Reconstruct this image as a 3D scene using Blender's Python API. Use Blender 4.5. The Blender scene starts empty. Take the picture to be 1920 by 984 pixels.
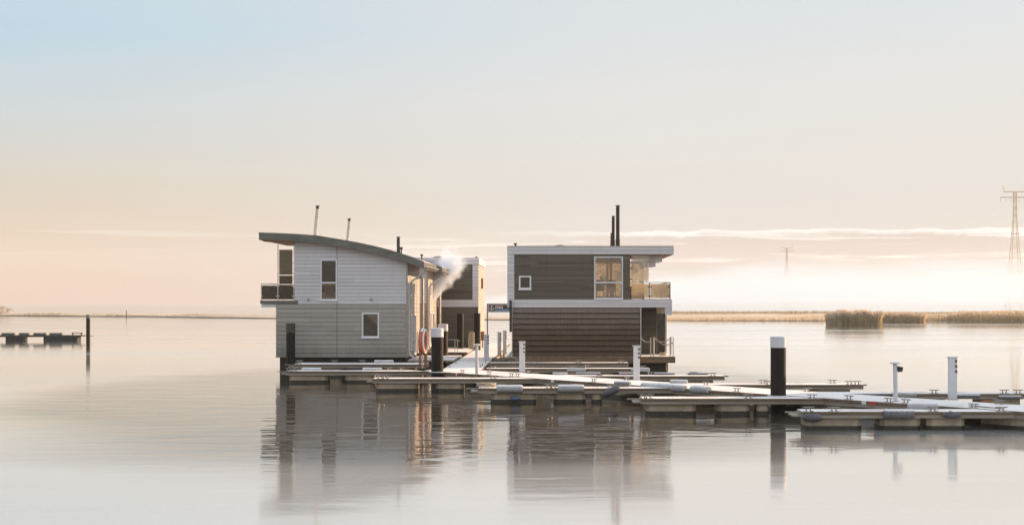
import bpy, bmesh, math, random
from mathutils import Vector
random.seed(7)
R = math.radians
C = bpy.context.scene.collection
sc = bpy.context.scene

# ------------------------------------------------------------------ camera
F, H, PX, PY = 2667.0, 3.35, 1040.0, 565.0      # focal in photo px, eye height, principal point
cam = bpy.data.cameras.new('camera'); co = bpy.data.objects.new('camera', cam); C.objects.link(co)
co.location = (0, 0, H); co.rotation_euler = (R(90), 0, 0)
cam.sensor_width = 36; cam.lens = 36 * F / 1920
cam.shift_x = (960 - PX) / 1920; cam.shift_y = (PY - 492) / 1920
cam.clip_start = 0.5; cam.clip_end = 20000
sc.camera = co

SUN_AZ, SUN_EL, SUN_W = 57.0, 17.0, 5.0           # azimuth to the right of +Y, elevation
SKY_NISHITA = 0.05
SKY_K = 0.70                                    # the sky's colours below are as seen; the exposure brings them back up
HAZE_D = 0.00017
FOG_D = 0.0060
RIP_POOL, RIP_ICE = 0.0165, 0.0030

sc.view_settings.view_transform = 'Standard'
sc.view_settings.look = 'None'
sc.view_settings.exposure = 0.56
sc.view_settings.gamma = 1.0
sc.view_settings.use_curve_mapping = False
sc.cycles.use_denoising = True
sc.cycles.max_bounces = 10
sc.cycles.transparent_max_bounces = 16
sc.cycles.volume_bounces = 3
sc.cycles.volume_max_steps = 256
sc.cycles.caustics_reflective = False
sc.cycles.caustics_refractive = False


def lin(r, g, b):
    f = lambda c: c / 12.92 if c <= 0.04045 else ((c + 0.055) / 1.055) ** 2.4
    return (f(r / 255), f(g / 255), f(b / 255), 1)


class NT:
    """small node-graph helper"""
    def __init__(s, tree): s.t = tree; s.n = tree.nodes; s.l = tree.links
    def new(s, kind, **kw):
        n = s.n.new(kind)
        for k, v in kw.items(): setattr(n, k, v)
        return n
    def put(s, node, key, v):
        i = node.inputs[key]
        if hasattr(v, 'is_linked') or isinstance(v, bpy.types.NodeSocket): s.l.new(v, i)
        else: i.default_value = v
    def math(s, op, a, b=0.0, c=0.0, clamp=False):
        n = s.new('ShaderNodeMath', operation=op, use_clamp=clamp)
        s.put(n, 0, a); s.put(n, 1, b); s.put(n, 2, c)
        return n.outputs[0]
    def vmath(s, op, a, b=(0, 0, 0)):
        n = s.new('ShaderNodeVectorMath', operation=op)
        s.put(n, 0, a); s.put(n, 1, b)
        return n.outputs['Value'] if op in ('DOT_PRODUCT', 'LENGTH', 'DISTANCE') else n.outputs[0]
    def scale(s, a, k):
        n = s.new('ShaderNodeVectorMath', operation='SCALE'); s.put(n, 0, a); s.put(n, 3, k)
        return n.outputs[0]
    def rng(s, v, a, b, c=0.0, d=1.0, smooth=True):
        n = s.new('ShaderNodeMapRange', interpolation_type='SMOOTHSTEP' if smooth else 'LINEAR')
        s.put(n, 'Value', v); s.put(n, 'From Min', a); s.put(n, 'From Max', b); s.put(n, 'To Min', c); s.put(n, 'To Max', d)
        return n.outputs[0]
    def ramp(s, v, stops):
        n = s.new('ShaderNodeValToRGB'); e = n.color_ramp.elements
        while len(e) > 1: e.remove(e[0])
        for i, (p, c) in enumerate(stops):
            x = e[0] if i == 0 else e.new(p)
            x.position = p; x.color = c if len(c) == 4 else (*c, 1)
        s.put(n, 0, v)
        return n.outputs[0]
    def mix(s, f, a, b, blend='MIX'):
        n = s.new('ShaderNodeMix', data_type='RGBA', blend_type=blend)
        s.put(n, 0, f); s.put(n, 6, a); s.put(n, 7, b)
        return n.outputs[2]
    def noise(s, vec, scale=5.0, detail=3.0, rough=0.5, dist=0.0):
        n = s.new('ShaderNodeTexNoise'); s.put(n, 'Vector', vec)
        s.put(n, 'Scale', scale); s.put(n, 'Detail', detail); s.put(n, 'Roughness', rough); s.put(n, 'Distortion', dist)
        return n.outputs[0]
    def mapping(s, vec, scale=(1, 1, 1), rot=(0, 0, 0), loc=(0, 0, 0)):
        n = s.new('ShaderNodeMapping'); s.put(n, 0, vec)
        n.inputs['Location'].default_value = loc; n.inputs['Rotation'].default_value = rot; n.inputs['Scale'].default_value = scale
        return n.outputs[0]
    def xyz(s, v):
        n = s.new('ShaderNodeSeparateXYZ'); s.put(n, 0, v); return n.outputs
    def mixs(s, f, a, b):
        n = s.new('ShaderNodeMixShader'); s.put(n, 0, f); s.l.new(a, n.inputs[1]); s.l.new(b, n.inputs[2]); return n.outputs[0]


sun_dir = Vector((math.sin(R(SUN_AZ)) * math.cos(R(SUN_EL)), math.cos(R(SUN_AZ)) * math.cos(R(SUN_EL)), math.sin(R(SUN_EL))))

# ------------------------------------------------------------------ sky
world = bpy.data.worlds.new('World'); sc.world = world; world.use_nodes = True
w = NT(world.node_tree); w.n.clear()
tc = w.new('ShaderNodeTexCoord').outputs['Generated']
x, y, z = w.xyz(tc)
sky = w.new('ShaderNodeTexSky', sky_type='NISHITA', sun_disc=False, sun_elevation=R(SUN_EL), sun_rotation=R(SUN_AZ),
            altitude=0.0, air_density=1.0, dust_density=1.5, ozone_density=1.0)
nish = w.scale(sky.outputs[0], SKY_NISHITA)
hor = w.math('SQRT', w.math('ADD', w.math('MULTIPLY', x, x), w.math('MULTIPLY', y, y)))
az = w.math('DIVIDE', x, w.math('MAXIMUM', hor, 0.001))
# very soft slanting veils of cirrus tilt the gradient
veil = w.noise(w.mapping(tc, (2.2, 1.0, 16.0), (0, R(-9), 0)), 1.6, 4, 0.55)
zz = w.math('ADD', z, w.math('MULTIPLY', w.math('SUBTRACT', veil, 0.5), 0.035))
zz = w.math('SUBTRACT', zz, w.math('MULTIPLY', az, 0.03))
left = w.ramp(zz, [(0.0, lin(211, 171, 148)), (0.03, lin(214, 181, 153)), (0.055, lin(214, 192, 165)), (0.095, lin(209, 203, 190)),
                   (0.14, lin(200, 209, 212)), (0.19, lin(183, 208, 223)), (0.26, lin(198, 214, 226)), (0.45, lin(216, 222, 228)), (1.0, lin(204, 210, 220))])
right = w.ramp(zz, [(0.0, lin(210, 194, 182)), (0.02, lin(208, 196, 187)), (0.045, lin(213, 207, 199)), (0.09, lin(218, 216, 210)),
                    (0.14, lin(220, 220, 218)), (0.19, lin(213, 220, 223)), (0.26, lin(212, 219, 224)), (0.45, lin(222, 225, 228)), (1.0, lin(204, 210, 220))])
base = w.mix(w.rng(az, -0.42, 0.10), left, right)
# low stratus streaks with a bright upper rim, towards the sun
cn = w.noise(w.mapping(tc, (6.0, 6.0, 150.0), (0, R(-0.8), 0)), 1.0, 7, 0.66, 0.5)
edge = w.noise(w.mapping(tc, (9.0, 9.0, 3.0)), 1.3, 5, 0.6)
top_z = w.math('ADD', 0.0495, w.math('MULTIPLY', w.math('SUBTRACT', edge, 0.5), 0.012))
dz = w.math('SUBTRACT', top_z, z)
brk = w.noise(w.mapping(tc, (26.0, 26.0, 60.0)), 1.0, 6, 0.65, 0.4)
rim = w.math('MULTIPLY', w.rng(w.math('ADD', dz, w.math('MULTIPLY', w.math('SUBTRACT', brk, 0.5), 0.004)), 0.0, 0.0012), w.rng(w.math('ADD', dz, w.math('MULTIPLY', w.math('SUBTRACT', brk, 0.5), 0.012)), 0.0010, 0.0060, 1.0, 0.0))
body = w.math('MULTIPLY', w.rng(dz, 0.0, 0.004), w.rng(dz, 0.020, 0.034, 1.0, 0.0))
right_m = w.rng(az, -0.08, 0.10)
base = w.mix(w.math('MULTIPLY', w.math('MULTIPLY', body, right_m), 0.75), base, lin(205, 188, 177))
st = w.math('MULTIPLY', w.math('MULTIPLY', w.rng(cn, 0.50, 0.64), w.rng(dz, 0.0, 0.002)), w.rng(dz, 0.026, 0.036, 1.0, 0.0))
st = w.math('MULTIPLY', st, w.rng(az, -0.20, 0.06, 0.25, 1.0))
base = w.mix(w.math('MULTIPLY', st, 0.95, clamp=True), base, lin(253, 247, 239))
base = w.mix(w.math('MULTIPLY', w.math('MULTIPLY', rim, right_m), 0.8), base, lin(255, 251, 245))
# broad glow round the sun, out of frame to the right
d = w.math('MAXIMUM', w.vmath('DOT_PRODUCT', tc, tuple(sun_dir)), 0.0)
glow = w.math('MULTIPLY', w.math('POWER', d, 10.0), 0.25)
gcol = w.scale(w.mix(0.0, (1.0, 0.80, 0.58, 1), (1, 1, 1, 1)), glow)
base = w.vmath('ADD', base, gcol)
low = w.rng(z, 0.35, 0.95, 1.0, 0.6)
bg1 = w.new('ShaderNodeBackground'); w.put(bg1, 0, base); w.put(bg1, 1, w.math('MULTIPLY', w.rng(z, 0.24, 0.50, 1.0, 1.5), SKY_K))
bg2 = w.new('ShaderNodeBackground'); w.put(bg2, 0, sky.outputs[0]); bg2.inputs[1].default_value = SKY_NISHITA
wo = w.new('ShaderNodeOutputWorld'); w.l.new(w.mixs(low, bg2.outputs[0], bg1.outputs[0]), wo.inputs[0])

# ------------------------------------------------------------------ sun
sl = bpy.data.lights.new('sun', 'SUN'); sl.energy = SUN_W; sl.angle = R(0.6); sl.color = (1.0, 0.64, 0.36)
so = bpy.data.objects.new('sun', sl); C.objects.link(so)
so.rotation_euler = (-sun_dir).to_track_quat('-Z', 'Y').to_euler(); so.location = (60, 40, 60)


# ------------------------------------------------------------------ materials
def mat(name, base, rough=0.6, var=0.12, vscale=3.0, metallic=0.0, spec=0.5, bump=0.0, bscale=40.0, stretch=(1, 1, 1), tint=None, frost=0.0):
    m = bpy.data.materials.new(name); m.use_nodes = True
    g = NT(m.node_tree); p = g.n['Principled BSDF']
    oc = g.new('ShaderNodeTexCoord').outputs['Object']
    v = g.mapping(oc, stretch)
    n1 = g.noise(v, vscale, 5, 0.6); n2 = g.noise(v, vscale * 9, 3, 0.6)
    f = g.math('ADD', g.math('MULTIPLY', n1, 0.65), g.math('MULTIPLY', n2, 0.35))
    lo = tuple(max(0, c * (1 - var * 2)) for c in base[:3]); hi = tuple(min(1, c * (1 + var * 2)) for c in base[:3])
    if tint: lo = tint[:3]
    col = g.ramp(f, [(0.30, lo), (0.5, base[:3]), (0.72, hi)])
    if frost > 0:
        nz = g.xyz(g.new('ShaderNodeNewGeometry').outputs['Normal'])[2]
        fr = g.math('MULTIPLY', g.rng(nz, 0.45, 0.8), g.rng(g.math('ADD', f, g.math('MULTIPLY', g.noise(oc, 1.1, 3), 0.3)), 0.38, 0.62, 1 - frost, 1.0))
        col = g.mix(fr, col, (0.80, 0.81, 0.84, 1))
    g.put(p, 'Base Color', col)
    g.put(p, 'Roughness', g.rng(n2, 0.3, 0.7, max(0.03, rough - 0.08), min(1, rough + 0.08), False))
    p.inputs['Metallic'].default_value = metallic
    p.inputs['Specular IOR Level'].default_value = spec
    if bump:
        b = g.new('ShaderNodeBump'); b.inputs['Distance'].default_value = bump; b.inputs['Strength'].default_value = 1.0
        g.put(b, 'Height', g.noise(v, bscale, 3)); g.l.new(b.outputs[0], p.inputs['Normal'])
    return m


def board_mat(name, base, pitch, z_off, var=0.06, streak=0.10, grime=(0.10, 0.10, 0.07), rough=0.6, joint=3.9, grime_top=1.5):
    """painted boards: each row its own tone, staggered butt joints, rain streaks, grime low down"""
    m = bpy.data.materials.new(name); m.use_nodes = True
    g = NT(m.node_tree); p = g.n['Principled BSDF']
    oc = g.new('ShaderNodeTexCoord').outputs['Object']; o = g.xyz(oc)
    row = g.math('FLOOR', g.math('DIVIDE', g.math('SUBTRACT', o[2], z_off), pitch))
    w1 = g.new('ShaderNodeTexWhiteNoise', noise_dimensions='1D'); g.put(w1, 'W', row)
    u = g.math('DIVIDE', g.math('ADD', g.math('ADD', o[0], o[1]), g.math('MULTIPLY', w1.outputs[0], 7.0)), joint)
    w2 = g.new('ShaderNodeTexWhiteNoise', noise_dimensions='2D'); cx = g.new('ShaderNodeCombineXYZ')
    g.put(cx, 0, g.math('FLOOR', u)); g.put(cx, 1, row); g.l.new(cx.outputs[0], w2.inputs['Vector'])
    n = g.noise(g.mapping(oc, (0.7, 0.7, 7.0)), 1.3, 5, 0.6)
    t = g.math('ADD', g.math('MULTIPLY', w2.outputs[0], 0.55), g.math('MULTIPLY', n, 0.45))
    col = g.ramp(t, [(0.15, tuple(c * (1 - var * 2) for c in base)), (0.5, base), (0.85, tuple(min(1, c * (1 + var * 1.6)) for c in base))])
    st = g.noise(g.mapping(oc, (4.0, 4.0, 0.30)), 1.0, 5, 0.65)
    col = g.mix(g.rng(st, 0.50, 0.75, 0.0, streak), col, tuple(c * 0.45 for c in base) + (1,))
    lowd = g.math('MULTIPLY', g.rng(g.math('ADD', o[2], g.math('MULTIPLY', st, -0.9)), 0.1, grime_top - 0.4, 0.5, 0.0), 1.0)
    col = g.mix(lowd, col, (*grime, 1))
    fu = g.math('FRACT', u); jt = g.math('MULTIPLY', g.rng(fu, 0.0, 0.0015), g.rng(fu, 0.9985, 1.0, 1.0, 0.0))
    col = g.mix(jt, tuple(c * 0.3 for c in base) + (1,), col)
    g.put(p, 'Base Color', col); g.put(p, 'Roughness', g.rng(n, 0.3, 0.7, rough - 0.08, rough + 0.1, False))
    b = g.new('ShaderNodeBump'); b.inputs['Distance'].default_value = 0.003
    g.put(b, 'Height', g.noise(g.mapping(oc, (6, 6, 90)), 1.0, 3)); g.l.new(b.outputs[0], p.inputs['Normal'])
    return m


def plank_mat(name, base, axis=0, pitch=0.14, var=0.15, gap_dark=0.35, frost=0.0, rough=0.75):
    """boards side by side along an axis, each with its own tone"""
    m = bpy.data.materials.new(name); m.use_nodes = True
    g = NT(m.node_tree); p = g.n['Principled BSDF']
    oc = g.new('ShaderNodeTexCoord').outputs['Object']
    a = g.math('DIVIDE', g.xyz(oc)[axis], pitch)
    idx = g.math('FLOOR', a); fr = g.math('FRACT', a)
    wn = g.new('ShaderNodeTexWhiteNoise', noise_dimensions='1D'); g.put(wn, 'W', idx)
    st = [12, 12, 12]; st[axis] = 60; st[(axis + 1) % 3 if axis != 2 else 0] = 3
    grain = g.noise(g.mapping(oc, tuple(st)), 1.0, 4, 0.6)
    t = g.math('ADD', g.math('MULTIPLY', wn.outputs[0], 0.5), g.math('MULTIPLY', grain, 0.5))
    col = g.ramp(t, [(0.2, tuple(c * (1 - var * 2) for c in base[:3])), (0.5, base[:3]), (0.8, tuple(min(1, c * (1 + var * 2)) for c in base[:3]))])
    if frost:
        nz = g.xyz(g.new('ShaderNodeNewGeometry').outputs['Normal'])[2]
        big = g.noise(oc, 0.9, 5, 0.6)
        f2 = g.math('MULTIPLY', g.rng(nz, 0.45, 0.8), g.rng(g.math('ADD', big, g.math('MULTIPLY', grain, 0.3)), 0.42, 0.70, frost, 1.0))
        col = g.mix(f2, col, (0.92, 0.905, 0.90, 1))
    gap = g.math('MULTIPLY', g.rng(fr, 0.0, 0.05), g.rng(fr, 0.95, 1.0, 1.0, 0.0))
    col = g.mix(gap, g.mix(gap_dark, col, (0.02, 0.018, 0.015, 1)), col)
    g.put(p, 'Base Color', col); p.inputs['Roughness'].default_value = rough
    b = g.new('ShaderNodeBump'); b.inputs['Distance'].default_value = 0.01
    g.put(b, 'Height', g.math('ADD', gap, g.math('MULTIPLY', grain, 0.3))); g.l.new(b.outputs[0], p.inputs['Normal'])
    return m


def glass_mat(name, tint=(0.9, 0.92, 0.9), trans=0.85, veil=(0.5, 0.45, 0.38), veil_amt=0.1, dirt=2.0, rough=0.03):
    """thin pane: clear part + reflection + a veil of frost, dirt or painted-in warm glow that scatters light"""
    m = bpy.data.materials.new(name); m.use_nodes = True
    g = NT(m.node_tree); g.n.clear()
    oc = g.new('ShaderNodeTexCoord').outputs['Object']
    tr = g.new('ShaderNodeBsdfTransparent'); tr.inputs[0].default_value = (*[c * trans for c in tint], 1)
    gl = g.new('ShaderNodeBsdfGlossy'); gl.inputs['Roughness'].default_value = rough
    df = g.new('ShaderNodeBsdfDiffuse'); df.inputs[0].default_value = (*veil, 1)
    tl = g.new('ShaderNodeBsdfTranslucent'); tl.inputs[0].default_value = (*veil, 1)
    v = g.mixs(0.6, df.outputs[0], tl.outputs[0])
    n = g.noise(oc, dirt, 4, 0.55)
    a = g.mixs(g.rng(n, 0.3, 0.7, veil_amt * 0.5, min(1, veil_amt * 1.5)), tr.outputs[0], v)
    fr = g.new('ShaderNodeFresnel'); fr.inputs[0].default_value = 1.5
    b = g.mixs(g.math('MULTIPLY', fr.outputs[0], 1.6, clamp=True), a, gl.outputs[0])
    o = g.new('ShaderNodeOutputMaterial'); g.l.new(b, o.inputs[0])
    return m


def cloth_mat(name, col, tl=0.6):
    m = bpy.data.materials.new(name); m.use_nodes = True
    g = NT(m.node_tree); g.n.clear()
    oc = g.new('ShaderNodeTexCoord').outputs['Object']
    n = g.noise(g.mapping(oc, (14, 2, 0.6)), 1.0, 3)
    c = g.ramp(n, [(0.3, tuple(k * 0.75 for k in col)), (0.7, col)])
    a = g.new('ShaderNodeBsdfDiffuse'); g.put(a, 0, c)
    b = g.new('ShaderNodeBsdfTranslucent'); g.put(b, 0, c)
    o = g.new('ShaderNodeOutputMaterial'); g.l.new(g.mixs(tl, a.outputs[0], b.outputs[0]), o.inputs[0])
    return m


M = {}
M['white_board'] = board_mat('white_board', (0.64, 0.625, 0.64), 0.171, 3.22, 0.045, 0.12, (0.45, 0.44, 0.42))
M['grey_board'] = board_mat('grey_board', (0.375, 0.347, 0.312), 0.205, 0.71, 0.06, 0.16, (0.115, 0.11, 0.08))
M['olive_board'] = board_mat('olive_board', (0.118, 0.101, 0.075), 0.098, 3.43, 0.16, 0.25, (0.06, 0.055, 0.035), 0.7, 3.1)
M['gap_shade'] = mat('gap_shade', (0.10, 0.095, 0.09), 0.9, 0.1, 1.0)  # shadow lines between board rows, painted as a dark backing
M['white_trim'] = mat('white_trim', (0.68, 0.68, 0.70), 0.45, 0.05, 1.0)
M['window_white'] = mat('window_white', (0.76, 0.76, 0.79), 0.35, 0.03, 2.0)
M['patina'] = mat('patina', (0.140, 0.146, 0.128), 0.55, 0.28, 1.3, metallic=0.1, tint=(0.062, 0.064, 0.055), stretch=(1, 1, 3))
M['roof_felt'] = mat('roof_felt', (0.12, 0.12, 0.12), 0.85, 0.2, 1.0, frost=0.8)
M['soffit'] = plank_mat('soffit', (0.30, 0.15, 0.075), 1, 0.12, 0.2)
M['interior'] = mat('interior', (0.68, 0.60, 0.50), 0.8, 0.08, 1.0)
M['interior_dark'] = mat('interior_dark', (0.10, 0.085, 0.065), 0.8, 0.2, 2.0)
M['floor_wood'] = plank_mat('floor_wood', (0.24, 0.16, 0.10), 0, 0.16)
M['steel'] = mat('steel', (0.52, 0.50, 0.48), 0.32, 0.10, 3.0, metallic=0.85)
M['alu'] = mat('alu', (0.36, 0.315, 0.265), 0.5, 0.2, 2.0, metallic=0.45, stretch=(0.4, 1, 4))
M['rail_brown'] = mat('rail_brown', (0.10, 0.072, 0.05), 0.45, 0.2, 3.0)
M['black_pipe'] = mat('black_pipe', (0.022, 0.018, 0.014), 0.5, 0.3, 3.0)
M['pile_black'] = mat('pile_black', (0.011, 0.008, 0.006), 0.6, 0.45, 2.2, spec=0.22, stretch=(3, 3, 0.35), bump=0.004, bscale=10)
M['pile_olive'] = mat('pile_olive', (0.060, 0.052, 0.034), 0.7, 0.35, 3.0)
M['pile_white'] = mat('pile_white', (0.66, 0.67, 0.71), 0.5, 0.05, 2.5)
M['white_paint'] = mat('white_paint', (0.64, 0.645, 0.67), 0.42, 0.05, 3.0)
M['socket'] = mat('socket', (0.06, 0.055, 0.06), 0.4, 0.2, 5.0)
M['concrete'] = mat('concrete', (0.41, 0.325, 0.235), 0.85, 0.28, 1.8, bump=0.004, bscale=30)
M['algae'] = mat('algae', (0.030, 0.026, 0.017), 0.5, 0.4, 5.0, bump=0.008, bscale=18)
M['hull'] = mat('hull', (0.030, 0.026, 0.021), 0.7, 0.3, 2.0)
M['beam_wood'] = mat('beam_wood', (0.165, 0.12, 0.078), 0.75, 0.22, 1.6, stretch=(0.5, 4, 10), bump=0.004, bscale=20)
M['deck_frost'] = plank_mat('deck_frost', (0.33, 0.27, 0.21), 0, 0.145, 0.16, 0.3, frost=0.34)
M['deck_frost_y'] = plank_mat('deck_frost_y', (0.30, 0.25, 0.21), 1, 0.145, 0.18, 0.35, frost=0.48)
M['deck_wood'] = plank_mat('deck_wood', (0.36, 0.25, 0.155), 0, 0.14, 0.18, 0.4, frost=0.25)
M['fascia_wood'] = mat('fascia_wood', (0.21, 0.135, 0.080), 0.75, 0.25, 1.2, stretch=(0.5, 3, 8), bump=0.004, bscale=18)
M['cleat'] = mat('cleat', (0.30, 0.28, 0.26), 0.4, 0.2, 8.0, metallic=0.6)
M['fender_frost'] = mat('fender_frost', (0.42, 0.42, 0.43), 0.8, 0.15, 6.0, bump=0.012, bscale=16, frost=0.95)
M['fender_grey'] = mat('fender_grey', (0.15, 0.15, 0.155), 0.6, 0.2, 5.0, bump=0.006, bscale=16, frost=0.35)
M['fender_green'] = mat('fender_green', (0.12, 0.13, 0.115), 0.7, 0.2, 5.0, bump=0.006, bscale=16)
M['fender_rubber'] = mat('fender_rubber', (0.080, 0.083, 0.095), 0.42, 0.25, 5.0)
M['rope'] = mat('rope', (0.46, 0.38, 0.28), 0.9, 0.2, 12.0, bump=0.006, bscale=60)
M['rope_dark'] = mat('rope_dark', (0.13, 0.11, 0.085), 0.9, 0.3, 12.0, bump=0.006, bscale=60)
M['orange'] = mat('orange', (0.46, 0.125, 0.07), 0.45, 0.15, 4.0)
M['rust'] = mat('rust', (0.30, 0.13, 0.06), 0.8, 0.3, 4.0)
M['blue'] = mat('blue', (0.07, 0.13, 0.21), 0.45, 0.2, 5.0)
M['red'] = mat('red', (0.45, 0.06, 0.045), 0.5, 0.15, 8.0)
M['sign_brown'] = mat('sign_brown', (0.045, 0.035, 0.030), 0.45, 0.1, 4.0)
M['sign_blue'] = mat('sign_blue', (0.10, 0.22, 0.36), 0.45, 0.1, 4.0)
M['sign_white'] = mat('sign_white', (0.80, 0.78, 0.74), 0.5, 0.03, 4.0)
M['pylon'] = mat('pylon', (0.58, 0.44, 0.26), 0.6, 0.15, 0.5)


def reed_mat(name, col, var=0.3, tl=0.45):
    m = bpy.data.materials.new(name); m.use_nodes = True
    g = NT(m.node_tree); g.n.clear()
    oc = g.new('ShaderNodeTexCoord').outputs['Object']
    c = g.ramp(g.noise(oc, 1.4, 4, 0.65), [(0.3, tuple(k * (1 - var) for k in col)), (0.7, tuple(min(1, k * (1 + var)) for k in col))])
    a_ = g.new('ShaderNodeBsdfDiffuse'); g.put(a_, 0, c)
    b_ = g.new('ShaderNodeBsdfTranslucent'); g.put(b_, 0, c)
    o = g.new('ShaderNodeOutputMaterial'); g.l.new(g.mixs(tl, a_.outputs[0], b_.outputs[0]), o.inputs[0])
    return m


M['reed_stalk'] = reed_mat('reed_stalk', (0.56, 0.455, 0.285), tl=0.5)
M['reed_plume'] = reed_mat('reed_plume', (0.66, 0.55, 0.42), 0.2, 0.45)
M['reed_far'] = reed_mat('reed_far', (0.40, 0.345, 0.245), 0.2, 0.4)
M['shore'] = mat('shore', (0.54, 0.46, 0.36), 0.95, 0.25, 0.08, bump=0.05, bscale=3)
M['twig'] = mat('twig', (0.10, 0.075, 0.05), 0.9, 0.3, 2.0)
M['leaf'] = mat('leaf', (0.52, 0.41, 0.29), 0.9, 0.3, 0.8)
M['plant'] = mat('plant', (0.035, 0.05, 0.02), 0.7, 0.4, 6.0)
M['chair'] = mat('chair', (0.07, 0.05, 0.035), 0.6, 0.3, 4.0)
M['pane'] = glass_mat('pane', trans=0.85, veil_amt=0.02, veil=(0.35, 0.27, 0.2))
M['pane_warm'] = glass_mat('pane_warm', (1.0, 0.95, 0.86), 0.97, (0.98, 0.80, 0.58), 0.42)  # the window's peach glow is coloured into the veil
M['pane_dark'] = glass_mat('pane_dark', (0.60, 0.55, 0.42), 0.30, (0.17, 0.15, 0.11), 0.40, dirt=1.3)
M['pane_brown'] = glass_mat('pane_brown', (0.70, 0.64, 0.50), 0.42, (0.36, 0.31, 0.22), 0.55, dirt=1.1)
M['pane_frost'] = glass_mat('pane_frost', (1.0, 0.97, 0.90), 0.88, (0.97, 0.90, 0.76), 0.55, dirt=1.6, rough=0.15)
M['pane_gold'] = glass_mat('pane_gold', (1.0, 0.90, 0.72), 0.85, (0.97, 0.80, 0.55), 0.55, dirt=1.0, rough=0.1)  # gold reflection on the balcony glass, put into the veil colour
M['curtain_and_glow'] = cloth_mat('curtain_and_glow', (0.90, 0.70, 0.48), 0.75)
M['blind'] = cloth_mat('blind', (0.50, 0.46, 0.42), 0.4)
M['peach_glow'] = mat('peach_glow', (0.80, 0.57, 0.40), 0.9, 0.15, 4.0)  # peach light caught by the small panes, given as a surface colour


def shingle_mat():
    """weathered split-wood shingles: narrow vertical slats, paler towards the upper tiers"""
    m = bpy.data.materials.new('shingle'); m.use_nodes = True
    g = NT(m.node_tree); p = g.n['Principled BSDF']
    oc = g.new('ShaderNodeTexCoord').outputs['Object']
    o = g.xyz(oc)
    a = g.math('DIVIDE', o[0], 0.083); fr = g.math('FRACT', a)
    row = g.math('FLOOR', g.math('DIVIDE', o[2], 0.254))
    wn = g.new('ShaderNodeTexWhiteNoise', noise_dimensions='2D')
    cx = g.new('ShaderNodeCombineXYZ'); g.put(cx, 0, g.math('FLOOR', a)); g.put(cx, 1, row)
    g.l.new(cx.outputs[0], wn.inputs['Vector'])
    n = g.noise(g.mapping(oc, (9, 9, 2)), 1.0, 4)
    t = g.math('ADD', g.math('MULTIPLY', wn.outputs[0], 0.45), g.math('MULTIPLY', n, 0.55))
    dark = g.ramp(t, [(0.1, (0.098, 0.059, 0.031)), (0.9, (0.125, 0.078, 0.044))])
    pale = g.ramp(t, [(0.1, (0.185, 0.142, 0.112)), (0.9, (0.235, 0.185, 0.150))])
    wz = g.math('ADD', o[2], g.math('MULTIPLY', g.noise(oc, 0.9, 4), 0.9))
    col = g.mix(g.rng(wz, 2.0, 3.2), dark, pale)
    gap = g.math('MULTIPLY', g.rng(fr, 0.0, 0.10), g.rng(fr, 0.90, 1.0, 1.0, 0.0))
    col = g.mix(gap, (0.03, 0.022, 0.016, 1), col)
    g.put(p, 'Base Color', col); p.inputs['Roughness'].default_value = 0.8
    b = g.new('ShaderNodeBump'); b.inputs['Distance'].default_value = 0.012
    g.put(b, 'Height', gap); g.l.new(b.outputs[0], p.inputs['Normal'])
    return m


M['shingle'] = shingle_mat()


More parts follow.
